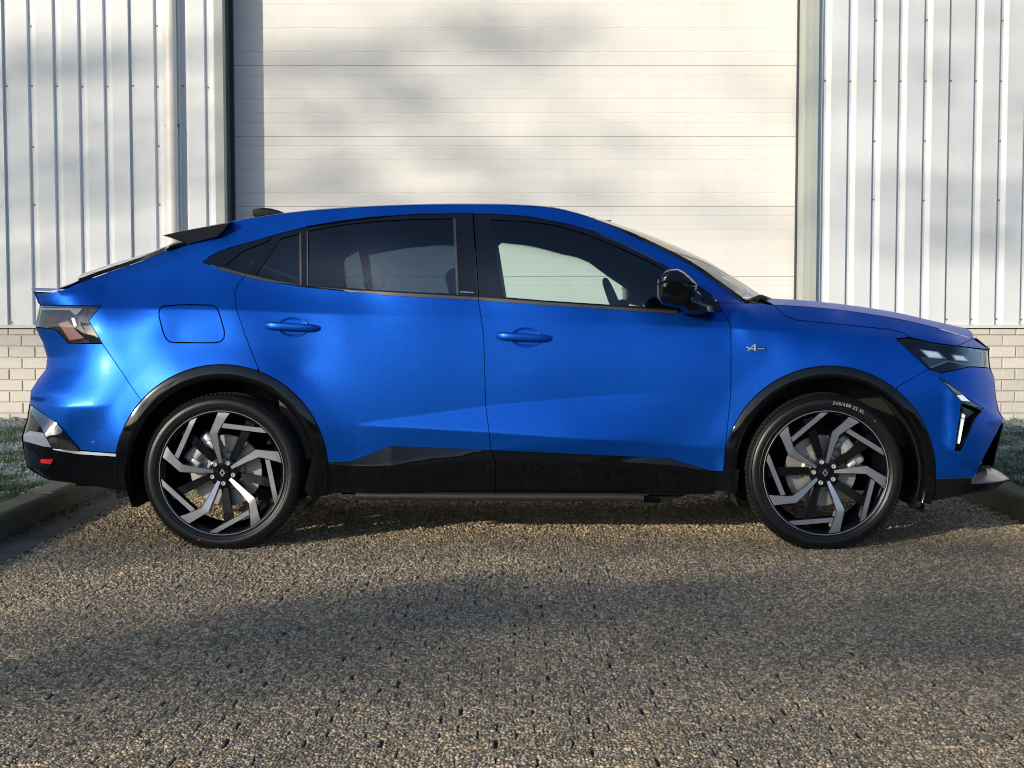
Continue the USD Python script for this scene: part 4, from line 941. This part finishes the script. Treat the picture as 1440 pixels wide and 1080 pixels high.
def rbox(c, s, rx=0, r=.05):
    import manifold3d as m3
    hs = np.array(s) / 2 - r; ps = [trimesh.creation.icosphere(1, r).apply_translation(np.array(k) * hs) for k in [(a, b, d) for a in (-1, 1) for b in (-1, 1) for d in (-1, 1)]]
    m = trimesh.convex.convex_hull(np.vstack([p.vertices for p in ps])); m.apply_transform(trimesh.transformations.rotation_matrix(rx, [0, 1, 0])); m.apply_translation(c); return m
for y in (.58, 1.28):
    st = part(cb, 'front_seat', rbox((.17, y, .58), (.55, .5, .16)), 'seat_fabric', 50)
    part(st, 'seat_back', rbox((-.12, y, .86), (.14, .48, .66), rx=-.32), 'seat_fabric', 50); part(st, 'head_rest', rbox((-.26, y, 1.22), (.11, .27, .19), rx=-.25, r=.045), 'seat_fabric', 50)
st = part(cb, 'rear_seat', rbox((-.95, YC, .58), (.5, 1.2, .16)), 'seat_fabric', 50)
part(st, 'seat_back', rbox((-1.28, YC, .84), (.14, 1.2, .56), rx=-.42), 'seat_fabric', 50)
wc = lift(868, 421, 1.26); T = trimesh.creation.torus(.175, .016, 40, 12); T.apply_transform(trimesh.transformations.rotation_matrix(math.radians(68), [0, 1, 0])); T.apply_translation(wc - [0, 0, .06])
sw = part(cb, 'steering_wheel', T, 'seat_fabric', True); part(sw, 'wheel_hub', rbox(wc + [.03, 0, -.06], (.06, .16, .12), r=.025), 'seat_fabric', 50)
part(cb, 'rear_view_mirror', rbox(lift(800, 330, YC), (.04, .24, .07), r=.02), 'seat_fabric', 50)

# --- wheels (twisted five-spoke alloys); canonical units: metres about the hub, x right, z up, y depth
K = .288 / 385.
def rotp(pts, deg):
    a = math.radians(deg); p = np.asarray(pts, float); return np.stack([p[:, 0] * math.cos(a) - p[:, 1] * math.sin(a), p[:, 0] * math.sin(a) + p[:, 1] * math.cos(a)], 1)
main_ = [(26, 35), (38, 23), (122, 88), (204, 156), (221, 235), (238, 302), (252, 290), (246, 305), (232, 322), (205, 337), (173, 343), (174, 300), (170, 232), (164, 186), (112, 126), (60, 72)]
branch_ = [(163, 228), (170, 258), (120, 286), (-50, 381), (-72, 383), (-95, 373), (-60, 352)]
arc_ = Point(0, 0).buffer(381, 64).difference(Point(0, 0).buffer(375, 64)).intersection(Polygon([(0, 0), (500 * math.cos(math.radians(60)), 500 * math.sin(math.radians(60))), (0, 700), (500 * math.cos(math.radians(103)), 500 * math.sin(math.radians(103)))]))
facets = shapely.union_all([arc_, Polygon(main_).buffer(0), Polygon(branch_).buffer(0)])
def yprof(r): return np.interp(r, [0, .03, .10, .19, .26, .29], [.034, .032, .018, .004, .002, .004])
def plate(poly, y0, thick, step=.010, yf=yprof):
    out = []
    for p in polys(poly):
        pts, f, loops = tri2d(p, step, None, step * .8)
        r = np.hypot(pts[:, 0], pts[:, 1]); P = np.c_[pts[:, 0], yf(r) + y0, -pts[:, 1]]
        out.append(trimesh.Trimesh(P, f[:, ::-1] if np.cross(P[f[:, 1]] - P[f[:, 0]], P[f[:, 2]] - P[f[:, 0]])[:, 1].sum() > 0 else f, process=False))
        for lp in loops:
            a = P[lp]; b = a + [0, thick, 0]; n = len(lp); i = np.arange(n); k = (i + 1) % n
            out.append(trimesh.Trimesh(np.vstack([a, b]), np.vstack([np.stack([i, k, k + n], 1), np.stack([i, k + n, i + n], 1)]), process=False))
    return cat_(out)
def wheel(hub, ang, caliper_ang, name_label, mirrored=False):
    wh = thing('wheel', parent=car)
    R0, RT = .288, .3655
    fix = (lambda m: mirror(m)) if mirrored else (lambda m: m)
    def put(host, name, m, mt, smooth=40, lab=None):
        m = m.copy(); m.apply_translation(hub); m.vertices[:, 2] = np.maximum(m.vertices[:, 2], .0015); return part(host, name, fix(m), mt, smooth, label=lab)
    ty = revolve([(R0 - .002, .012), (R0 + .004, .004), (R0 + .010, -.004), (R0 + .030, -.012), (R0 + .048, -.010), (RT - .012, .002), (RT - .004, .016)], 96)
    t1 = put(wh, 'tyre', ty, 'rubber')
    # tread with grooves
    pr = [(RT - .004, .016), (RT, .034), (RT + .001, .075), (RT - .007, .076), (RT - .007, .084), (RT + .001, .085), (RT + .001, .12), (RT - .007, .121), (RT - .007, .129), (RT + .001, .13), (RT + .001, .17), (RT - .007, .171), (RT - .007, .179), (RT, .18), (RT - .004, .215), (RT - .02, .235), (R0, .235)]
    put(t1, 'tread', revolve(pr, 96), 'tread', 25)
    sip = []
    for k in range(110):
        b = box(-.0016, .0016, .010, .052, RT - .010, RT + .0018); b.apply_transform(trimesh.transformations.rotation_matrix(k / 110 * 2 * np.pi, [0, 1, 0])); sip.append(b)
    put(t1, 'tread_sipes', cat_(sip), 'dark_void', False)
    stage.GetPrimAtPath(used_last(t1, 'tread_sipes')).SetCustomDataByKey('kind', 'stuff')
    rings = cat_([revolve([(R0 + .020 - .0015, -.0085), (R0 + .020, -.0115), (R0 + .020 + .0015, -.0105)], 96), revolve([(R0 + .056, -.0085), (R0 + .0575, -.0105), (R0 + .059, -.0065)], 96)])
    put(t1, 'sidewall_rib', rings, 'rubber')
    # raised lettering round the sidewall
    def ringtext(txt, a0, rr, h, mt):
        x = 0.; ms = []
        for ch in txt:
            if ch == ' ': x += h * .5; continue
            t = meshkit.text_mesh(ch, h, .0012); wd = t.bounds[1][0]
            a = math.radians(a0) + (x + wd / 2) / rr; t.apply_translation([-wd / 2, rr - h / 2, 0])
            V = t.vertices; c_, s_ = math.cos(-a), math.sin(-a); X = V[:, 0] * c_ - V[:, 1] * s_; Z = V[:, 0] * s_ + V[:, 1] * c_
            t.vertices = np.stack([X, -.0122 - V[:, 2], Z], 1); ms.append(t); x += wd + h * .16
        return put(t1, 'lettering', cat_(ms), mt, False)
    if ang > 60 and not mirrored: ringtext('245/40R 21 XL', 4, R0 + .039, .014, 'letter_white')
    b = revolve([(.004, -.0005), (.0001, -.001)], 10); da = math.radians(42 if ang > 60 else 199); b.apply_translation([.325 * math.sin(da), -.0135, .325 * math.cos(da)]); put(t1, 'paint_dot', b, 'red_dot', False)
    rim = revolve([(R0, .014), (R0 + .002, .006), (R0 - .003, .001), (R0 - .009, .004), (R0 - .012, .016), (R0 - .020, .026), (R0 - .024, .06), (R0 - .040, .10), (R0 - .034, .20), (R0 - .004, .225)], 96)
    r1 = put(wh, 'rim', rim, 'wheel_black')
    put(r1, 'rim_edge', revolve([(R0 + .001, .002), (R0 - .0005, .0005), (R0 - .002, .002)], 96), 'brake_caliper')
    for k in range(5):
        P = facets
        a = ang + 72 * k - 44
        q = affinity.rotate(affinity.scale(P, K, K, origin=(0, 0)), a, origin=(0, 0))
        q = q.intersection(Point(0, 0).buffer(R0 - .0045, 64))
        s1 = put(wh, 'spoke', plate(q.buffer(.0022, join_style=2).intersection(Point(0, 0).buffer(R0 - .002, 64)), .0022, .042), 'wheel_black', 30)
        put(s1, 'machined_face', plate(q.buffer(-.0006), .0002, .002), 'machined', 30)
        # broad black blade set deeper
        bl = Polygon([(20, 0), (150, 52), (340, 130), (318, 185), (140, 100), (14, 34)])
        bl = affinity.rotate(affinity.scale(bl, K, K, origin=(0, 0)), a + 58, origin=(0, 0)).intersection(Point(0, 0).buffer(R0 - .012, 64))
        put(s1, 'inner_blade', plate(bl, .026, .03), 'blade_black', 30)
    hb = revolve([(.070, .060), (.070, .034), (.064, .030), (.040, .029), (.034, .026), (.0001, .026)], 40); h1 = put(wh, 'hub', hb, 'wheel_black')
    for k in range(5):
        a = math.radians(ang + 72 * k - 44 + 85)
        n = revolve([(.0105, .034), (.0105, .020), (.0085, .017), (.0062, .017), (.006, .022), (.0001, .022)], 12); n.apply_translation([.0505 * math.cos(a), 0, -.0505 * math.sin(a)]); put(h1, 'wheel_bolt', n, 'brake_caliper', 30)
    capm = revolve([(.0275, .027), (.0275, .021), (.025, .0185), (.0001, .0175)], 32); c1 = put(h1, 'centre_cap', capm, 'gloss_black')
    dia = Polygon([(0, .019), (.0135, 0), (0, -.019), (-.0135, 0)]).difference(Polygon([(0, .010), (.0065, 0), (0, -.010), (-.0065, 0)]))
    lg = trimesh.creation.extrude_polygon(dia, .0012, engine='earcut'); V = lg.vertices; lg.vertices = np.stack([V[:, 0], .0172 - V[:, 2], V[:, 1]], 1); put(h1, 'cap_emblem', lg, 'machined', False)
    d1 = put(wh, 'brake_disc', revolve([(.168, .128), (.168, .106), (.166, .104), (.095, .104), (.092, .100), (.086, .082), (.0001, .080)], 64), 'brake_disc', 30)
    cp_ = rbox((0, .10, .155), (.17, .075, .075), r=.02); cp2 = rbox((0, .073, .150), (.11, .03, .045), r=.012)
    cp3 = cat_([rbox((dx, .078, .128), (.03, .05, .05), r=.012) for dx in (-.055, .055)])
    cc = cat_([cp_, cp2, cp3]); cc.apply_transform(trimesh.transformations.rotation_matrix(math.radians(caliper_ang), [0, 1, 0])); put(wh, 'brake_caliper', cc, 'brake_caliper', 40)
    arm_ = cat_([tube([[0, .17, 0], [-.18, .24, -.05]], .03, 10), tube([[0, .2, 0], [0, .5, -.02]], .03, 10)]); put(wh, 'suspension_arm', arm_, 'plastic_black', 40)
    return wh
def used_last(parent, name):
    k = used[(parent, name)] - 1; return f'{parent}/{name}' if k == 0 else f'{parent}/{name}_{k:03d}'
hr_, hf_ = lift(311.5, 666, .055), lift(1161.5, 664, .055)
for hub, ang, ca in ((hr_, 44., -48.), (hf_, 68.6, 52.)):
    hub = hub.copy(); hub[2] = .3575
    wheel(hub, ang, ca, ''); wheel(hub, ang + 20, ca, '', True)
# ------------------------------------------------------------------ trees on the sunny side, behind the camera: their thin crowns dapple the wall and the paving
YT = -22.0
tr = np.random.default_rng(99)
def toward_tree(u, v, wall):
    if wall: p = lift(u, v, YW)
    else: p = ground_at(u, v)
    t = (p[1] - YT) / 3.0
    return p + t * np.array([-2.6, -3.0, 1.0])
CL = []   # (point, spread x, spread z, leaves)
for u, v, rx, rz, n in ((640, 30, .55, .25, 420), (770, 25, .35, .15, 130), (500, 105, .22, .22, 230), (450, 60, .3, .3, 120), (520, 60, .2, .2, 90), (440, 250, .24, .22, 260), (425, 175, .15, .3, 120), (590, 195, .2, .25, 130), (560, 130, .3, .15, 90), (690, 90, .2, .3, 120),
                        (815, 262, .2, .16, 120), (840, 180, .15, .12, 60), (690, 250, .3, .2, 60), (1010, 290, .4, .2, 80), (1090, 130, .2, .2, 70),
                        (45, 130, .3, .35, 260), (55, 215, .25, .3, 240), (110, 60, .2, .25, 90), (130, 200, .25, .35, 160), (180, 110, .15, .4, 140), (215, 230, .25, .3, 140), (150, 330, .3, .3, 120), (10, 310, .2, .35, 120), (90, 390, .3, .2, 140), (20, 60, .2, .2, 90), (280, 150, .15, .4, 90), (70, 480, .5, .22, 260), (30, 440, .3, .2, 150),
                        (1250, 20, .25, .2, 120), (1300, 120, .2, .35, 130), (1340, 330, .25, .2, 140), (1420, 70, .2, .4, 170), (1200, 260, .2, .3, 120), (1290, 260, .2, .2, 90), (1400, 260, .25, .3, 140), (1240, 350, .4, .15, 160), (1170, 90, .1, .3, 60), (1420, 360, .25, .2, 130), (1330, 200, .2, .2, 70)):
    CL.append((toward_tree(u, v, True), rx * .9, rz * .9, int(n * (.20 if u < 300 else .36 if u > 1150 else .68))))
for u, v, rx, rz, n in ((60, 935, .35, .12, 300), (180, 925, .3, .11, 260), (300, 905, .35, .12, 280), (420, 885, .3, .12, 260), (540, 870, .35, .13, 330), (660, 858, .35, .13, 340), (780, 852, .35, .12, 330), (900, 845, .3, .11, 250), (1010, 838, .3, .10, 190), (1120, 815, .3, .09, 170), (1230, 795, .35, .08, 170), (1360, 775, .35, .07, 140),
                        (450, 945, .4, .07, 30), (200, 965, .4, .09, 60), (1400, 930, .3, .1, 50),
                        (60, 775, .4, .06, 330), (150, 768, .35, .05, 240), (20, 720, .4, .08, 420), (90, 690, .4, .10, 420), (60, 650, .5, .10, 420), (30, 620, .5, .1, 300), (1420, 650, .3, .1, 200), (1425, 690, .3, .07, 170)):
    CL.append((toward_tree(u, v, False), rx * .85, rz * .8, int(n * (.50 if v > 800 and u < 1000 else .30 if v > 800 else .40 if v > 700 else .18))))
def clump(p, rx, rz, n):
    b = p + np.c_[tr.normal(0, rx * .62, n), tr.normal(0, .35, n), tr.normal(0, rz * .62, n)]
    return leaves_at(b, .085, tr)
for k, (tx, ty, hgt) in enumerate(((-32.5, -22.6, 13.5), (-13.6, -21.4, 13.0))):
    lab = ('tall thin crowned tree left of the driveway entrance behind the camera', 'tall thin crowned tree beside the driveway entrance behind the camera')[k]
    t_ = thing('broadleaf_tree', lab, 'tree')
    mine = [c for c in CL if (c[0][0] < -22.6) == (k == 0)]
    part(t_, 'trunk', tube(smooth_line([(tx, ty, -.1), (tx + .1, ty, 2.5), (tx - .1, ty + .1, 6.), (tx + .05, ty, 10.), (tx, ty, hgt)], 24), np.linspace(.30, .04, 24), 14), 'bark', 50)
    limbs, lv = [], []
    for p, rx, rz, n in mine:
        st = np.array([tx, ty, min(p[2] - .25 if p[2] < 9 else max(10.2, p[2] - 1.2), hgt - .5)]); m1 = st + (p - st) * [.5, .5, .72] + tr.normal(0, 1, 3) * [.3, .3, .06 if p[2] < 9 else .2]
        limbs.append(tube(smooth_line([st, m1, p], 9), np.linspace(.055, .008, 9), 6, False))
        for q in range(4):
            e = p + tr.normal(0, 1, 3) * [rx, .3, rz]; limbs.append(tube([m1 + (p - m1) * .7, e], [.012, .004], 4, False))
        lv.append(clump(p, rx, rz, n))
    for q in range(9):      # the rest of the crown, clear of the sun's way to the car
        z = tr.uniform(14, 17); a = tr.uniform(0, 6.28); e = np.array([tx + 3.2 * math.cos(a), ty + 3.2 * math.sin(a), hgt + tr.uniform(.5, 3.)])
        st = np.array([tx, ty, hgt - tr.uniform(0, 2)]); limbs.append(tube([st, (st + e) / 2 + [0, 0, .4], e], [.04, .02, .008], 5, False)); lv.append(clump(e, .7, .5, 160))
    part(t_, 'limbs', cat_(limbs), 'bark', 50, kind='stuff'); part(t_, 'crown', cat_(lv), 'tree_leaf', kind='stuff')
# hedge across the road, far behind the camera
hx, hz = np.linspace(-70, 70, 160), np.linspace(0, 1, 9)
P = np.zeros((160, 17, 3))
for j in range(17):
    s_ = j / 16 * math.pi; P[:, j, 0] = hx; P[:, j, 1] = -31 - 1.2 * np.cos(s_); P[:, j, 2] = 4.2 * np.sin(s_) ** .4 + (-.1 if j in (0, 16) else 0)
P += (meshkit.fbm(P * .9, 4, 8)[..., None] - .5) * [0, 1.6, 1.8]
lf = P[:, 1:-1].reshape(-1, 3); lf = np.repeat(lf, 8, 0) + tr.normal(0, .28, (len(lf) * 8, 3)); lf = lf[lf[:, 2] > 0]
hg = thing('hedge', 'long tall dark hedge across the road behind the camera', 'hedge')
part(hg, 'hedge_body', grid(P), 'verge_soil', True); part(hg, 'foliage', leaves_at(lf, .22, tr), 'tree_leaf', kind='stuff')
